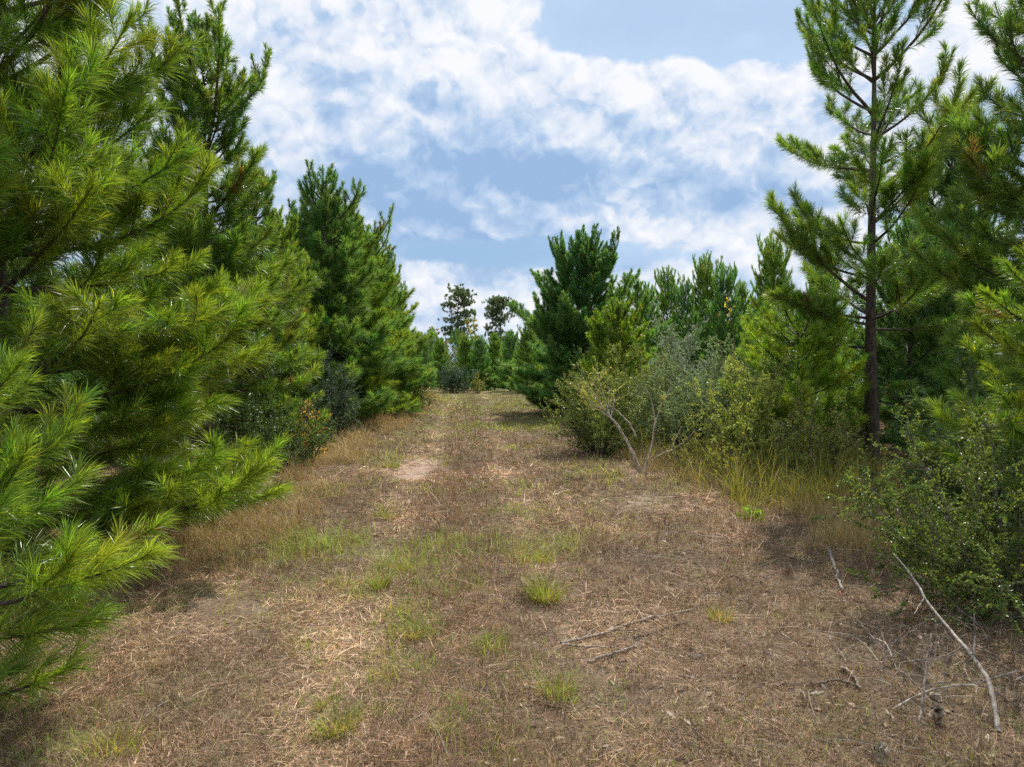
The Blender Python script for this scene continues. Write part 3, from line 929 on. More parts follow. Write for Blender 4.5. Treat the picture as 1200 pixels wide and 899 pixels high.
# ------------------------------------------------------------------ far mature pines and hardwoods over the lane end
G_F = 'trees rising beyond the lane end'
FARG = np.array([0.070, 0.105, 0.062])  # far green, lightened so distance haze is part of the colour
def mature_pine(label, px, d, H, W, zc, seed, n):
    """Old pine: bare stem, limbs that each carry rounded clumps of needles, sky between them."""
    rng = np.random.default_rng(seed)
    w, g = Geo(), Geo()
    s_ = np.linspace(0, 1, 10)
    tr = np.stack([.25 * np.sin(s_ * 3 + seed), .2 * np.cos(s_ * 2), H * s_ - .2], 1)[None]
    tubes(w, tr, [.26], [.05], 9, BARK, jit=.04, rng=rng)
    t = np.concatenate([np.sort(rng.random(n - 3) ** .9), [1., .97, .93]])
    z = zc * H + (1 - zc) * H * t
    r = W * np.sqrt(np.clip(1 - ((t - .38) / .68) ** 2, .02, 1)) * rng.uniform(.25, 1.0, n) ** .6 * np.where(t < .15, .8, 1)
    a = rng.uniform(0, 6.28, n)
    ctr = np.stack([r * np.sin(a), r * np.cos(a), z], 1)
    base, _ = interp(tr, np.zeros(n, int), np.clip((z - .35 * r) / H, .3, .99))
    mid_ = (base + ctr) / 2; mid_[:, 2] -= .1 * r
    B = np.stack([base, (base + mid_) / 2, mid_, (mid_ + ctr) / 2, ctr], 1)
    tubes(w, B, .03 + .02 * r, np.full(n, .02), 5, BARK)
    for k in range(n):
        m_ = rng.integers(7, 12)
        q = rng.standard_normal((m_, 3)) * np.array([.7, .7, .3])
        p0 = ctr[k] + q
        C = curves(p0, rng.uniform(0, 6.28, m_), np.radians(rng.uniform(-15, 50, m_)), np.radians(rng.uniform(20, 80, m_)), rng.uniform(.35, .7, m_), 5, rng)
        col = np.tile(FARG * rng.uniform(.75, 1.25), (m_, 1)) * rng.uniform(.75, 1.25, (m_, 1))
        needles(g, C, 110, np.full(m_, .42), .09, rng, col, False, th0=75, th1=25)
    t_ = thing('pine_tree', label, 'pine tree', (xd(px, d), d, 0), G_F)
    link('trunk', w.mesh('trunk', True), M_BARK, t_); link('crown', g.mesh('crown'), M_NEEDLE_FAR, t_)


mature_pine('taller lone mature pine beyond the lane end, bare stem and open crown', 538, 150, 17.8, 3.0, .34, 91, 78)
mature_pine('shorter lone mature pine with a rounded crown beyond the lane end', 586, 160, 16.4, 3.1, .42, 95, 70)


def hardwood(label, px, d, H, Rad, colr, sd, hue=None, per=26, ll=.34):
    w, g = shrub(seed=sd, H=H, Rad=Rad, stems=9, ll=ll, lw=ll * .7, per_m=per * .5, col=colr, lat=.7, sub=.5, e0=(50, 88), r=.10, tmin=.3, hue=hue, lat_len=.5)
    # the default twig lengths are for shrubs, so stretch the crown over the limbs
    t = thing('hardwood_tree', label, 'tree', (xd(px, d), d, 0), G_F)
    link('trunk', w.mesh('trunk', True), M_BARK, t)
    link('crown', g.mesh('crown'), M_LEAF, t)


hardwood('thin browning hardwood left of the taller lone pine', 515, 105, 9.6, 3.0, (.15, .13, .06), 101, (.3, (.22, .15, .07)), per=30)
hardwood('yellowing hardwood between the two lone pines', 561, 100, 8.6, 3.2, (.20, .20, .05), 102, (.25, (.26, .22, .06)), per=50)

# ------------------------------------------------------------------ far wood
def far_wood():
    rng = np.random.default_rng(120)
    g = Geo()
    xs, ys, hs = [], [], []
    for (x0, x1, y0, y1, n, h) in [(-45, -10.5, 30, 75, 75, 7.4), (-22, 12, 68, 90, 60, 5.2), (13, 48, 50, 80, 75, 6.3), (16.5, 40, 24, 48, 45, 6.8), (-32, -9.5, 9, 30, 30, 8)]:
        xs.append(rng.uniform(x0, x1, n)); ys.append(rng.uniform(y0, y1, n)); hs.append(h * rng.uniform(.82, 1.1, n))
    xs = np.concatenate(xs); ys = np.concatenate(ys); hs = np.concatenate(hs)
    for x, y, h in zip(xs, ys, hs):
        n = 170
        rel = rng.random(n) ** 1.1
        a = rng.uniform(0, 6.28, n)
        ln = 2.1 * (1 - rel) ** .6 * rng.uniform(.6, 1.15, n) + .25
        p0 = np.stack([np.full(n, x), np.full(n, y), .3 + rel * (h - .5)], 1)
        B = curves(p0, a, np.radians(5 + 50 * rel), np.radians(40 + 45 * rel), ln, 6, rng)
        col = np.tile(BG * rng.uniform(.8, 1.15), (n, 1)) * rng.uniform(.7, 1.3, (n, 1))
        needles(g, B, 26, np.full(n, .28), .045, rng, col, False, t0=.15)
    o = link('distant_wood', g.mesh('distant_wood'), M_NEEDLE_FAR)
    o['kind'] = 'stuff'; o['label'] = 'dense young pine wood behind the rows on both sides'


far_wood()

# ------------------------------------------------------------------ shrubs
SB = (M_TWIG, M_LEAF); SS = (M_TWIG, M_SILVER)
YAUPON = (.050, .085, .022)
G_SL = 'shrubs along the left border'
G_SR = 'shrubs along the right border'


def P2(px, d):
    x = xd(px, d); return (x, d, Z(x, d))


make_shrub('shrub', 'rounded dense green shrub below the tall left pines', 'shrub', P2(330, 15.6), G_SL, SB, seed=201, H=2.1, Rad=1.1, stems=34, ll=.045, lw=.024, per_m=75, col=(.055, .095, .024), lat=.15, sub=.09)
make_shrub('shrub', 'taller dark shrub half hidden left of the rounded green shrub', 'shrub', P2(285, 15.2), G_SL, SB, seed=202, H=2.4, Rad=1.0, stems=26, ll=.045, lw=.024, per_m=70, col=(.045, .08, .026), lat=.16, sub=.10)
make_shrub('shrub', 'grey green feathery shrub at the foot of the dense left pine clump', 'shrub', P2(392, 22.5), G_SL, SS, seed=203, H=2.5, Rad=1.0, stems=36, ll=.06, lw=.022, per_m=60, col=(.055, .085, .045), lat=.16, sub=.11, e0=(45, 88))
make_shrub('shrub', 'low grey green shrub between the two left border shrubs', 'shrub', P2(366, 20.5), G_SL, SS, seed=204, H=1.5, Rad=.7, stems=26, ll=.055, lw=.022, per_m=60, col=(.05, .085, .04), lat=.15, sub=.1)
make_shrub('shrub', 'small dark leafy shrub with yellow tips where the left row meets the far lane', 'shrub', P2(489, 36.0), G_SL, SB, seed=205, H=2.3, Rad=.75, stems=22, ll=.09, lw=.05, per_m=30, col=(.045, .075, .035), lat=.2, sub=.15, hue=(.08, (.45, .33, .03)))
make_shrub('shrub', 'dark rounded blue green shrub at the end of the lane', 'shrub', P2(533, 58.0), None, SS, seed=206, H=2.7, Rad=1.7, stems=40, ll=.12, lw=.06, per_m=26, col=(.045, .08, .05), lat=.25, sub=.2)
make_shrub('shrub', 'yellow green low shrub right of the dark shrub at the lane end', 'shrub', P2(560, 57.5), None, SB, seed=207, H=1.6, Rad=.8, stems=24, ll=.11, lw=.05, per_m=24, col=(.15, .16, .04), lat=.25, sub=.2)
make_shrub('weed', 'weed clump with orange yellow blooms beside the rounded green shrub', 'weed', P2(362, 16.8), None, SB, seed=208, H=1.3, Rad=.4, stems=16, ll=.06, lw=.02, per_m=40, col=(.08, .11, .03), lat=.14, sub=.1, hue=(.35, (.55, .30, .03)), e0=(65, 88))
make_shrub('weed', 'yellow flowering weeds under the low boughs of the huge left pine', 'weed', P2(205, 10.2), None, SB, seed=209, H=.5, Rad=.6, stems=30, ll=.04, lw=.018, per_m=35, col=(.13, .15, .035), lat=.1, sub=.08, hue=(.13, (.62, .42, .02)), r=.004, e0=(30, 85))

make_shrub('shrub', 'silver blue shrub at the back of the right border thicket', 'shrub', P2(812, 22.6), G_SR, SS, seed=211, H=3.6, Rad=1.8, stems=44, ll=.055, lw=.024, per_m=62, col=(.20, .235, .165), lat=.16, sub=.11, e0=(30, 85))
make_shrub('shrub', 'wide glossy grey green shrub in front of the silver blue one', 'shrub', P2(826, 18.6), G_SR, SS, seed=212, H=2.6, Rad=2.0, stems=64, ll=.05, lw=.026, per_m=68, col=(.16, .205, .09), lat=.15, sub=.1, e0=(20, 85))
make_shrub('shrub', 'olive shrub behind the leaning bare stemmed shrub', 'shrub', P2(702, 19.0), G_SR, SB, seed=213, H=2.35, Rad=1.4, stems=52, ll=.05, lw=.022, per_m=60, col=(.095, .125, .035), lat=.15, sub=.1, e0=(25, 85))
make_shrub('shrub', 'yellow green shrub under the small mid green pine', 'shrub', P2(748, 21.5), G_SR, SB, seed=214, H=2.6, Rad=1.4, stems=46, ll=.055, lw=.025, per_m=55, col=(.13, .16, .04), lat=.16, sub=.11, e0=(30, 85))
make_shrub('shrub', 'grey green shrub between silver thicket and the thin sapling', 'shrub', P2(872, 17.2), G_SR, SS, seed=215, H=2.4, Rad=1.4, stems=46, ll=.045, lw=.024, per_m=62, col=(.16, .20, .09), lat=.15, sub=.1)
make_shrub('shrub', 'small yellow leaved shrub at the foot of the thin sapling', 'shrub', P2(862, 14.0), G_SR, SB, seed=216, H=.95, Rad=.6, stems=22, ll=.045, lw=.025, per_m=32, col=(.19, .21, .035), lat=.14, sub=.1, hue=(.2, (.35, .28, .04)))
make_shrub('shrub', 'large spreading small leaved shrub at the right with pale branching stems', 'shrub', P2(1200, 6.9), G_SR, SB, seed=217, H=2.1, Rad=1.38, stems=54, ll=.034, lw=.018, per_m=105, col=(.070, .105, .024), bark=(.20, .18, .15), lat=.13, sub=.085, e0=(12, 84), hue=(.08, (.16, .17, .03)), r=.009)
make_shrub('shrub', 'dark shrub filling the right edge behind the spreading one', 'shrub', P2(1195, 9.4), G_SR, SB, seed=218, H=2.35, Rad=1.6, stems=46, ll=.042, lw=.021, per_m=90, col=(.050, .088, .028), lat=.14, sub=.09, e0=(20, 86))
make_shrub('shrub', 'dark leafy shrub right of the foot of the bare trunk', 'shrub', P2(1125, 13.0), G_SR, SB, seed=219, H=1.6, Rad=1.3, stems=40, ll=.045, lw=.022, per_m=60, col=(.042, .075, .024), lat=.15, sub=.1, e0=(15, 86))
make_shrub('shrub', 'yellow green brush joining the silver thicket and the feathery pine sapling', 'shrub', P2(888, 15.2), G_SR, SB, seed=231, H=2.4, Rad=1.2, stems=44, ll=.055, lw=.026, per_m=75, col=(.17, .20, .05), lat=.16, sub=.11, e0=(25, 88))
make_shrub('shrub', 'tangled olive brush at the foot of the feathery pine sapling', 'shrub', P2(942, 14.0), G_SR, SB, seed=232, H=1.75, Rad=1.1, stems=40, ll=.05, lw=.024, per_m=70, col=(.16, .185, .05), lat=.15, sub=.1, e0=(20, 88), hue=(.1, (.28, .20, .08)))
make_shrub('shrub', 'low tangled brush just left of the bare trunk foot', 'shrub', P2(985, 14.0), G_SR, SB, seed=233, H=1.2, Rad=.75, stems=30, ll=.045, lw=.022, per_m=70, col=(.13, .155, .045), lat=.15, sub=.1, e0=(20, 88), hue=(.1, (.28, .16, .08)))
make_shrub('weed', 'tall thin yellow green weed right of the leaning bare shrub', 'weed', P2(805, 15.6), None, SB, seed=234, H=1.2, Rad=.5, stems=16, ll=.05, lw=.016, per_m=40, col=(.17, .19, .05), lat=.16, sub=.12, e0=(60, 88), r=.006)
make_shrub('weed', 'bushy yellow green weed left of the thin sapling', 'weed', P2(836, 15.3), None, SB, seed=235, H=1.0, Rad=.55, stems=18, ll=.045, lw=.018, per_m=40, col=(.18, .19, .05), lat=.15, sub=.12, e0=(45, 88), r=.006, hue=(.15, (.32, .27, .06)))
make_shrub('shrub', 'dim brush behind the bare trunk left side', 'shrub', P2(985, 17.5), G_SR, SB, seed=220, H=1.9, Rad=1.3, stems=36, ll=.05, lw=.025, per_m=55, col=(.075, .10, .03), lat=.16, sub=.11, e0=(20, 86))
make_shrub('weed', 'small vivid green sprout on the brown ground left of the pine shadow', 'weed', P2(884, 11.0), None, SB, seed=222, H=.2, Rad=.16, stems=12, ll=.06, lw=.03, per_m=60, col=(.16, .24, .03), lat=.06, sub=.05, r=.003)


# ------------------------------------------------------------------ leaning bare shrub and thin sapling
def stick_thing(name, label, cat, loc, chains, mat, leaves=None, group=None, sides=8):
    """chains: list of (points, r0, r1, colour). Built as one stem mesh, optional foliage part."""
    t = thing(name, label, cat, loc, group)
    g = Geo(); rng = np.random.default_rng(len(label))
    allP = []
    for (pts, r0, r1, colr) in chains:
        pts = np.asarray(pts, float)
        # resample smoothly
        K = 14
        s = np.concatenate([[0], np.cumsum(np.linalg.norm(np.diff(pts, axis=0), axis=1))]); s /= s[-1]
        q = np.linspace(0, 1, K)
        P = np.stack([np.interp(q, s, pts[:, k]) for k in range(3)], 1)
        P[1:-1] = (P[:-2] + 2 * P[1:-1] + P[2:]) / 4
        P[1:] += rng.normal(0, r0 * .35, P[1:].shape)
        tubes(g, P[None], [r0], [r1], sides, colr, jit=.06, rng=rng, closed=True)
        allP.append(P)
    link('stem', g.mesh('stem', True), mat, t)
    if leaves:
        lg = Geo(); ps = []
        for (i, t0, cnt, ln, kw) in leaves:
            P = allP[i][None]
            tt = t0 + (1 - t0) * rng.random(cnt)
            p, T = interp(P, np.zeros(cnt, int), tt)
            d = nrm(T * .6 + rng.standard_normal((cnt, 3)) * .7)
            C = curves(p, np.arctan2(d[:, 0], d[:, 1]), np.arcsin(np.clip(d[:, 2], -.9, .98)), np.full(cnt, .7), np.full(cnt, ln) * rng.uniform(.5, 1.2, cnt), 6, rng, wander=.12)
            leafset(lg, C, kw['per'], kw['ll'], kw['lw'], rng, kw['col'], hue=kw.get('hue'))
            tubes(lg, C, np.full(cnt, .003), np.full(cnt, .0015), 3, (.2, .17, .12))
        link('foliage', lg.mesh('foliage'), M_LEAF, t)
    return t


PALE = (.52, .46, .39)
GREYB = (.22, .19, .16)
D0 = 15.8
bx, by = at(751, 555)


def rel(px, py, dy=0.0):
    """Offset from the leaning shrub's foot for a point seen near it at about the same distance."""
    d = by + dy
    return (xd(px, d) - bx, dy, H_CAM - (py - HY) / F * d - Z(bx, by))


LF = dict(per=90, ll=.045, lw=.02, col=(.17, .20, .06), hue=(.25, (.34, .30, .09)))
stick_thing('leaning_shrub', 'leaning shrub with pale bare forked stems and a tuft of yellow leaves', 'shrub', (bx, by, Z(bx, by)), [
    ([rel(752, 560), rel(744, 535), rel(730, 508), rel(712, 484), rel(700, 470, .1), rel(690, 452, .2)], 0.0405, 0.0135, PALE),
    ([rel(714, 487), rel(708, 466, .1), rel(702, 446, .2), rel(700, 436, .3)], 0.0216, 0.0081, PALE),
    ([rel(708, 480), rel(695, 474, -.1), rel(682, 462, -.2), rel(676, 450, -.2)], 0.0189, 0.0068, PALE),
    ([rel(716, 490), rel(720, 470, .1), rel(719, 458, .2)], 0.0162, 0.0068, PALE),
    ([rel(746, 512, .1), rel(738, 496, .1), rel(722, 480, .1), rel(712, 474, .1)], 0.0189, 0.0108, PALE),
    ([rel(752, 560), rel(763, 530, .1), rel(767, 500, .2), rel(772, 480, .25), rel(785, 455, .3)], 0.0270, 0.0068, PALE),
    ([rel(768, 492, .2), rel(764, 470, .2), rel(755, 450, .25)], 0.0135, 0.0054, PALE),
    ([rel(726, 503), rel(716, 490, -.2), rel(700, 480, -.3), rel(690, 476, -.3)], .012, .005, PALE),
    ([rel(704, 474, .1), rel(699, 456, .0), rel(690, 440, 0)], .012, .004, PALE),
    ([rel(698, 466, .1), rel(686, 455, .1), rel(680, 440, .1)], .010, .004, PALE),
    ([rel(712, 482, .1), rel(714, 462, .2), rel(711, 446, .3)], .012, .004, PALE),
    ([rel(755, 555), rel(770, 534, -.1), rel(787, 529, -.15), rel(800, 520, -.2), rel(815, 505, -.2)], 0.0189, 0.0054, PALE),
    ([rel(787, 529, -.15), rel(792, 514, -.1), rel(800, 500, 0)], 0.0135, 0.0054, PALE),
    ([rel(750, 558), rel(742, 540, .1), rel(738, 530, .2)], .014, .006, GREYB),
    ([rel(753, 558), rel(756, 535, .2), rel(752, 515, .3)], .012, .005, GREYB),
], M_DEAD, leaves=[(0, .7, 26, .40, LF), (1, .3, 26, .38, LF), (2, .3, 20, .36, LF), (3, .6, 12, .3, LF), (5, .7, 8, .2, LF)])

bx, by = at(861, 552)
YL = dict(per=22, ll=.06, lw=.035, col=(.55, .40, .02), hue=(.2, (.45, .42, .05)))
stick_thing('sapling', 'thin straight sapling with a few bright yellow leaves at its top', 'sapling', (bx, by, Z(bx, by)), [
    ([rel(861, 556), rel(862, 510), rel(862, 450), rel(861, 400), rel(859, 372), rel(850, 345)], .022, .004, (.13, .09, .07)),
    ([rel(861, 400), rel(856, 378, .1), rel(849, 356, .1)], .007, .003, (.13, .09, .07)),
    ([rel(862, 430), rel(868, 412), rel(876, 404)], .006, .002, (.13, .09, .07)),
    ([rel(862, 460), rel(857, 440, -.1), rel(850, 428, -.1)], .006, .002, (.13, .09, .07)),
    ([rel(862, 480), rel(870, 462, .1), rel(874, 455, .2)], .006, .002, (.13, .09, .07)),
], M_TWIG, leaves=[(0, .86, 9, .12, YL), (1, .5, 7, .12, YL), (2, .7, 2, .1, YL)], sides=6)


# ------------------------------------------------------------------ fallen branches and sticks
def stick(label, pts, r0, r1, colr, name='fallen_branch', forks=(), mat=None):
    """pts: world points (x, y, height above ground)."""
    P = np.array([(x, y, Z(x, y) + h) for (x, y, h) in pts])
    o = P[0].copy()
    ch = [(P - o, r0, r1, colr)]
    for (fp, fr0, fr1) in forks:
        Q = np.array([(x, y, Z(x, y) + h) for (x, y, h) in fp]) - o
        ch.append((Q, fr0, fr1, colr))
    g = Geo(); rng = np.random.default_rng(len(label) * 3)
    for (pp, a, b, c) in ch:
        K = 16
        s = np.concatenate([[0], np.cumsum(np.linalg.norm(np.diff(pp, axis=0), axis=1))]); s /= s[-1]
        q = np.linspace(0, 1, K)
        T = np.stack([np.interp(q, s, pp[:, k]) for k in range(3)], 1)
        T[1:-1] = (T[:-2] + 2 * T[1:-1] + T[2:]) / 4
        T[1:-1] += rng.normal(0, a * .3, T[1:-1].shape)
        tubes(g, T[None], [a], [b], 8, c, jit=.07, rng=rng, closed=True)
    ob = link(name, g.mesh(name, True), mat or M_DEAD)
    ob.location = o
    tag(ob, label, 'branch' if 'branch' in name else ('stump' if 'stump' in name else 'stick'), 'fallen wood on the ground' if 'stump' not in name else None)
    return ob


def G(px, py, h=0.02):
    x, y = at(px, py); return (x, y, h)


def A(px, py, d):
    """Point at distance d seen at (px, py): used for wood leaning in the shrub."""
    x = xd(px, d); return (x, d, H_CAM - (py - HY) / F * d - Z(x, d))


WOOD = (.30, .25, .20); DARK = (.12, .085, .06)
stick('long pale fallen branch leaning out of the spreading shrub at the right', [G(1178, 864, .015), A(1167, 800, 4.95), A(1146, 772, 5.15), A(1112, 735, 5.5), A(1088, 702, 5.8), A(1072, 675, 6.1), A(1050, 650, 6.4)], .017, .006, (.34, .30, .25),
      forks=[([A(1146, 772, 5.15), A(1148, 750, 5.2), A(1147, 722, 5.2)], .008, .004), ([A(1088, 702, 5.8), A(1080, 715, 5.7), A(1076, 722, 5.6)], .006, .003)])
stick('thin upright grey twig standing left of the pale fallen branch', [G(1084, 850, 0), A(1090, 800, 5.0), A(1096, 770, 5.05), A(1096, 745, 5.1)], .010, .004, (.38, .33, .28), 'standing_stick',
      forks=[([A(1091, 795, 5.0), A(1092, 765, 5.1), A(1089, 745, 5.1)], .006, .003)])
stick('pale broken stick lying left of the spreading shrub', [G(974, 652, .02), G(984, 676, .03), G(991, 697, .02)], .022, .014, (.34, .31, .28), 'fallen_stick')
stick('long dark stick lying across the right half of the lane, the farthest of three', [G(658, 750, .015), G(700, 740, .03), G(745, 728, .025), G(800, 718, .02), G(815, 714, .02)], .016, .011, WOOD, 'fallen_stick')
stick('middle stick of the three lying across the right half of the lane', [G(660, 752, .02), G(690, 755, .02), G(722, 757, .015)], .012, .008, WOOD, 'fallen_stick')
stick('nearest of the three sticks lying across the right half of the lane', [G(690, 775, .015), G(720, 768, .03), G(750, 756, .02)], .014, .010, WOOD, 'fallen_stick')
stick('dark stick lying right of the three sticks', [G(745, 748, .02), G(780, 738, .02), G(812, 730, .02)], .010, .006, DARK, 'fallen_stick')
stick('short dark stick near the stump on the right', [G(955, 808, .02), G(985, 806, .03), G(1008, 812, .02)], .012, .008, DARK, 'fallen_stick')
stick('curved pale twig on the litter left of the spreading shrub', [G(1026, 752, .02), G(1044, 770, .08), G(1058, 795, .02)], .007, .004, (.42, .37, .31), 'fallen_stick')
stick('thin pale stick pointing at the foot of the sapling', [G(873, 575, .25), G(898, 592, .12), G(938, 612, .03)], .012, .006, (.36, .31, .25), 'fallen_stick')
stick('dead weed stalk lying in the brown litter by the pine shadow', [G(918, 655, .02), G(945, 662, .03), G(972, 664, .02)], .010, .005, (.36, .30, .23), 'fallen_stick')
stick('chunky broken stick end left of the curved pale twig', [G(990, 792, .02), G(1002, 800, .03), G(1014, 815, .02)], .018, .010, (.26, .19, .13), 'fallen_stick')
stick('bare crossing twig reaching left from the pale fallen branch', [A(1200, 790, 4.9), A(1150, 806, 5.1), A(1100, 812, 5.2)], .008, .004, (.36, .32, .27))
stick('fine pale twig running down to the front of the stump', [G(1052, 836, .02), G(1090, 832, .12), G(1130, 838, .2), A(1180, 812, 5.0)], .007, .003, (.40, .36, .30))
stick('small upright dark stump between the pale twigs at the right', [G(1106, 848, -.03), G(1105, 848, .1), G(1103, 848, .2)], .034, .030, (.40, .33, .24), 'tree_stump', mat=M_DEAD)
stick('low rotten stump at the front right', [G(1038, 888, -.03), G(1038, 888, .04), G(1040, 888, .09)], .045, .038, (.36, .30, .21), 'tree_stump', mat=M_DEAD)


# dead brush fringe under the spreading shrub
def dead_brush():
    rng = np.random.default_rng(44)
    g = Geo(); n = 260
    x = rng.uniform(2.6, 4.6, n); y = rng.uniform(4.9, 7.2, n)
    keep = x > 2.55 + .35 * (y - 4.8)
    x, y = x[keep], y[keep]; n = len(x)
    P = curves(np.stack([x, y, gz(x, y)], 1), rng.uniform(0, 6.28, n), np.radians(rng.uniform(5, 75, n)), np.radians(rng.uniform(-10, 60, n)), rng.gamma(4, .09, n), 7, rng, wander=.13)
    pal = np.array([[.30, .26, .22], [.40, .36, .31], [.15, .12, .10]])
    tubes(g, P, rng.uniform(.002, .005, n), np.full(n, .0015), 4, pal[rng.choice(3, n)])
    o = link('dead_brush', g.mesh('dead_brush', True), M_DEAD); o['kind'] = 'stuff'
    o['label'] = 'tangle of dead grey twigs at the foot of the spreading shrub'


dead_brush()


# ------------------------------------------------------------------ sky
def build_world():
    w = bpy.data.worlds.new('World'); SC.world = w; w.use_nodes = True
    nt = w.node_tree; nt.nodes.clear()
    N = nt.nodes.new; Lk = nt.links.new
    out = N('ShaderNodeOutputWorld')
    tc = N('ShaderNodeTexCoord')
    sky = N('ShaderNodeTexSky'); sky.sky_type = 'NISHITA'; sky.sun_disc = False
    sky.sun_elevation = SUN_EL; sky.sun_rotation = SUN_AZ
    sky.air_density = 1.0; sky.dust_density = 0.6; sky.ozone_density = 1.5

    def m(op, a, b=None, c=None, clamp=False):
        n = N('ShaderNodeMath'); n.operation = op; n.use_clamp = clamp
        for k, v in enumerate((a, b, c)):
            if v is None: continue
            if isinstance(v, (int, float)): n.inputs[k].default_value = v
            else: Lk(v, n.inputs[k])
        return n.outputs[0]

    def sstep(v, a, b, lo=0.0, hi=1.0):
        r = N('ShaderNodeMapRange'); r.interpolation_type = 'SMOOTHSTEP'
        r.inputs[1].default_value = a; r.inputs[2].default_value = b; r.inputs[3].default_value = lo; r.inputs[4].default_value = hi
        Lk(v, r.inputs[0]); return r.outputs[0]
    sp = N('ShaderNodeSeparateXYZ'); Lk(tc.outputs['Generated'], sp.inputs[0])
    X, Y, Zc = sp.outputs
    az = m('ARCTAN2', X, Y)                                   # 0 straight ahead, + to the right
    el = m('ARCSINE', m('MINIMUM', m('MAXIMUM', Zc, -1.0), 1.0))

    def noise(sx, sy, sc, det, ox=0.0, oy=0.0, rough=.55, dist=0.0, seed=0.0):
        cb = N('ShaderNodeCombineXYZ')
        Lk(m('MULTIPLY_ADD', az, sx, ox), cb.inputs[0]); Lk(m('MULTIPLY_ADD', el, sy, oy), cb.inputs[1]); cb.inputs[2].default_value = seed
        n = N('ShaderNodeTexNoise'); n.inputs['Scale'].default_value = sc; n.inputs['Detail'].default_value = det
        n.inputs['Roughness'].default_value = rough; n.inputs['Distortion'].default_value = dist
        Lk(cb.outputs[0], n.inputs['Vector']); return n.outputs[0]

    def lobe(px, py, rx, ry, wgt):
        a0 = math.atan((px - 600) / F); e0 = math.atan((HY - py) / math.hypot(F, px - 600))
        u = m('MULTIPLY', m('SUBTRACT', az, a0), F / rx); v = m('MULTIPLY', m('SUBTRACT', el, e0), F / ry)
        q = m('ADD', m('MULTIPLY', u, u), m('MULTIPLY', v, v))
        return m('MULTIPLY', m('POWER', 2.71828, m('MULTIPLY', q, -1.0)), wgt)

    def total(ls):
        t = lobe(*ls[0])
        for l in ls[1:]:
            t = m('ADD', t, lobe(*l))
        return t
    def puffs(sx, sy, sc, ox, oy, seed, det=3.0):
        cb = N('ShaderNodeCombineXYZ')
        wx = m('MULTIPLY', m('SUBTRACT', noise(1, 1.4, 9.0, 4, 1.7, 2.9, .6, 0, 3.3), .5), .10)
        Lk(m('ADD', m('MULTIPLY_ADD', az, sx, ox), wx), cb.inputs[0]); Lk(m('ADD', m('MULTIPLY_ADD', el, sy, oy), wx), cb.inputs[1]); cb.inputs[2].default_value = seed
        v = N('ShaderNodeTexVoronoi'); v.feature = 'SMOOTH_F1'; v.inputs['Scale'].default_value = sc
        v.inputs['Detail'].default_value = det; v.inputs['Roughness'].default_value = .55; v.inputs['Smoothness'].default_value = .25
        v.normalize = True
        Lk(cb.outputs[0], v.inputs['Vector']); return m('SUBTRACT', .42, v.outputs['Distance'])
    bias = total([
        (330, 130, 170, 120, .42), (270, 20, 130, 60, .36), (560, 8, 150, 30, .34), (620, 120, 130, 60, .42), (800, 135, 120, 62, .50), (960, 165, 110, 70, .42),
        (620, 190, 130, 60, .30), (780, 200, 200, 40, .35), (400, 250, 90, 70, .3), (720, 268, 180, 18, .22), (870, 262, 110, 40, .40), (525, 252, 34, 16, .34), (600, 266, 70, 8, .26), (560, 345, 150, 30, .42), (760, 335, 160, 24, .30), (400, 330, 120, 40, .25),
        (650, 215, 22, 18, .2), (690, 240, 24, 14, .2),
        (800, 15, 170, 55, -.42), (940, 40, 80, 55, -.36), (690, 45, 50, 18, -.22), (455, 95, 22, 50, -.34), (600, 215, 70, 40, -.10), (530, 298, 110, 22, -.24), (455, 25, 30, 30, -.2), (850, 300, 90, 12, -.15), (700, 290, 60, 20, -.2), (380, 260, 60, 30, -.12), (720, 225, 160, 16, -.12), (250, 240, 90, 40, -.1),
        (877, 51, 22, 9, .36), (874, 80, 20, 8, .30), (1080, 90, 140, 140, -.12), (60, 60, 200, 90, .1), (1100, 20, 120, 40, .12), (500, 225, 40, 40, .1)])
    n1 = noise(1, 1.2, 4.6, 8, 0, 0, .54, .1, 2.3)
    n1u = noise(1, 1.2, 4.6, 8, .010, 1.2 * .022, .54, .1, 2.3)
    pf = puffs(1, 1.15, 11.0, 0, 0, 4.4)
    pfu = puffs(1, 1.15, 11.0, .006, 1.15 * .016, 4.4)
    D = m('ADD', m('ADD', m('MULTIPLY', m('SUBTRACT', n1, .5), 1.1), m('MULTIPLY', pf, .85)), bias)
    mask = sstep(D, .06, .20)
    thin = sstep(D, -.45, .10)
    grey = total([(600, 222, 130, 55, .66), (390, 215, 120, 50, .50), (760, 200, 170, 34, .46), (500, 290, 160, 40, .55), (850, 320, 150, 30, .3), (290, 75, 110, 20, .22), (650, 300, 150, 24, .32),
                  (560, 175, 90, 40, .25), (860, 120, 90, 22, .16), (400, 125, 80, 24, .14), (850, 240, 70, 12, .25), (300, 170, 90, 30, .18), (930, 235, 90, 20, .2)])
    relief = m('ADD', m('MULTIPLY', m('SUBTRACT', n1, n1u), 3.6), m('MULTIPLY', m('SUBTRACT', pf, pfu), 3.0))
    n3 = noise(1, 1.7, 6.5, 6, 7, 4, .6, .3, 9.0)
    sh = m('SUBTRACT', m('ADD', m('ADD', .86, relief), m('MULTIPLY', m('SUBTRACT', n3, .5), .7)), grey)
    core = sstep(D, .15, .7)
    sh = m('SUBTRACT', sh, m('MULTIPLY', core, .08))
    sh = m('MAXIMUM', m('MINIMUM', sh, 1.0), 0.0)
    cr = N('ShaderNodeValToRGB')
    e = cr.color_ramp.elements
    e[0].position = 0.0; e[0].color = (0.33, 0.50, 0.77, 1)
    e[1].position = 1.0; e[1].color = (0.95, 0.965, 1.0, 1)
    x = e.new(.35); x.color = (0.49, 0.64, 0.86, 1)
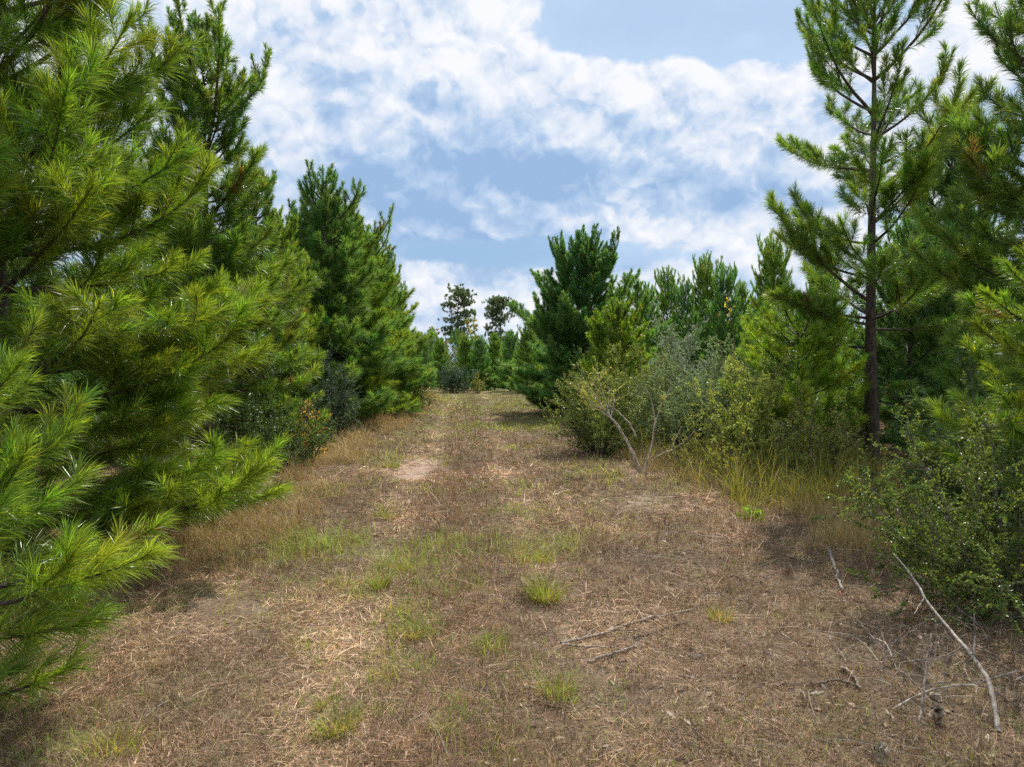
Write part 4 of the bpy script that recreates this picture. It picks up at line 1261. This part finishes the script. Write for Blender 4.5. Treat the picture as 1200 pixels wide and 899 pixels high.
    x = e.new(.68); x.color = (0.76, 0.83, 0.95, 1)
    Lk(sh, cr.inputs[0])
    bg1 = N('ShaderNodeBackground'); bg1.inputs[1].default_value = 0.10; Lk(sky.outputs[0], bg1.inputs[0])
    bg2 = N('ShaderNodeBackground'); bg2.inputs[1].default_value = 1.0; Lk(cr.outputs[0], bg2.inputs[0])
    haze = N('ShaderNodeBackground'); haze.inputs[1].default_value = 1.0
    hc = N('ShaderNodeMix'); hc.data_type = 'RGBA'; hc.inputs[6].default_value = (.54, .71, .94, 1); hc.inputs[7].default_value = (.34, .53, .79, 1)
    n4 = noise(1, 2.0, 5.0, 5, 2, 9, .55, .4, 1.0)
    Lk(sstep(m('ADD', m('MULTIPLY', m('SUBTRACT', n4, .5), 1.5), grey), .0, .75), hc.inputs[0]); Lk(hc.outputs[2], haze.inputs[0])
    mx0 = N('ShaderNodeMixShader'); Lk(m('MULTIPLY_ADD', thin, .20, .72), mx0.inputs[0]); Lk(bg1.outputs[0], mx0.inputs[1]); Lk(haze.outputs[0], mx0.inputs[2])
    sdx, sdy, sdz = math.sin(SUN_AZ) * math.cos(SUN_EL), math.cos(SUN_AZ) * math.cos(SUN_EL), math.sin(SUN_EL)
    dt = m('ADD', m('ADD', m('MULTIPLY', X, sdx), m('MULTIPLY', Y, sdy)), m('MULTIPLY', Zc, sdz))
    glow = m('ADD', m('ADD', 1.0, sstep(el, .50, .95, 0.0, .05)), m('MULTIPLY', sstep(dt, .86, 1.0), .9))  # extra sky brightness around the sun, outside the view, added to lift ambient light
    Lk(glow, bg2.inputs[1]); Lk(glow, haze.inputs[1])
    mx = N('ShaderNodeMixShader'); Lk(mask, mx.inputs[0]); Lk(mx0.outputs[0], mx.inputs[1]); Lk(bg2.outputs[0], mx.inputs[2])
    # below the horizon: plain dim ground tone
    low = N('ShaderNodeBackground'); low.inputs[0].default_value = (.55, .66, .84, 1)
    mh = N('ShaderNodeMixShader'); Lk(sstep(el, -.02, .06), mh.inputs[0]); Lk(low.outputs[0], mh.inputs[1]); Lk(mx.outputs[0], mh.inputs[2])
    Lk(mh.outputs[0], out.inputs['Surface'])
    w.cycles.sampling_method = 'MANUAL'; w.cycles.sample_map_resolution = 512


build_world()

sl = bpy.data.lights.new('sun', 'SUN'); sl.energy = 5.0; sl.angle = rad(0.5); sl.color = (1.0, .955, .88)
so = bpy.data.objects.new('sun', sl); COL.objects.link(so)
sd = Vector((math.sin(SUN_AZ) * math.cos(SUN_EL), math.cos(SUN_AZ) * math.cos(SUN_EL), math.sin(SUN_EL)))
so.rotation_euler = sd.to_track_quat('Z', 'Y').to_euler(); so.location = sd * 60

# ------------------------------------------------------------------ camera
cd = bpy.data.cameras.new('camera'); cd.sensor_width = 36; cd.lens = 36 * F / 1200; cd.clip_end = 5000; cd.clip_start = .05
co = bpy.data.objects.new('camera', cd); COL.objects.link(co)
co.location = (0, 0, H_CAM); co.rotation_euler = (PI / 2 - math.atan((449.5 - HY) / F), 0, 0)
SC.camera = co
SC.render.filter_size = 1.0

SC.view_settings.view_transform = 'Standard'; SC.view_settings.look = 'None'
SC.view_settings.exposure = 0; SC.view_settings.gamma = 1
cy = SC.cycles
cy.max_bounces = 6; cy.diffuse_bounces = 4; cy.glossy_bounces = 2; cy.transmission_bounces = 4; cy.transparent_max_bounces = 4
cy.sample_clamp_indirect = 6; cy.caustics_reflective = False; cy.caustics_refractive = False
cy.use_denoising = False
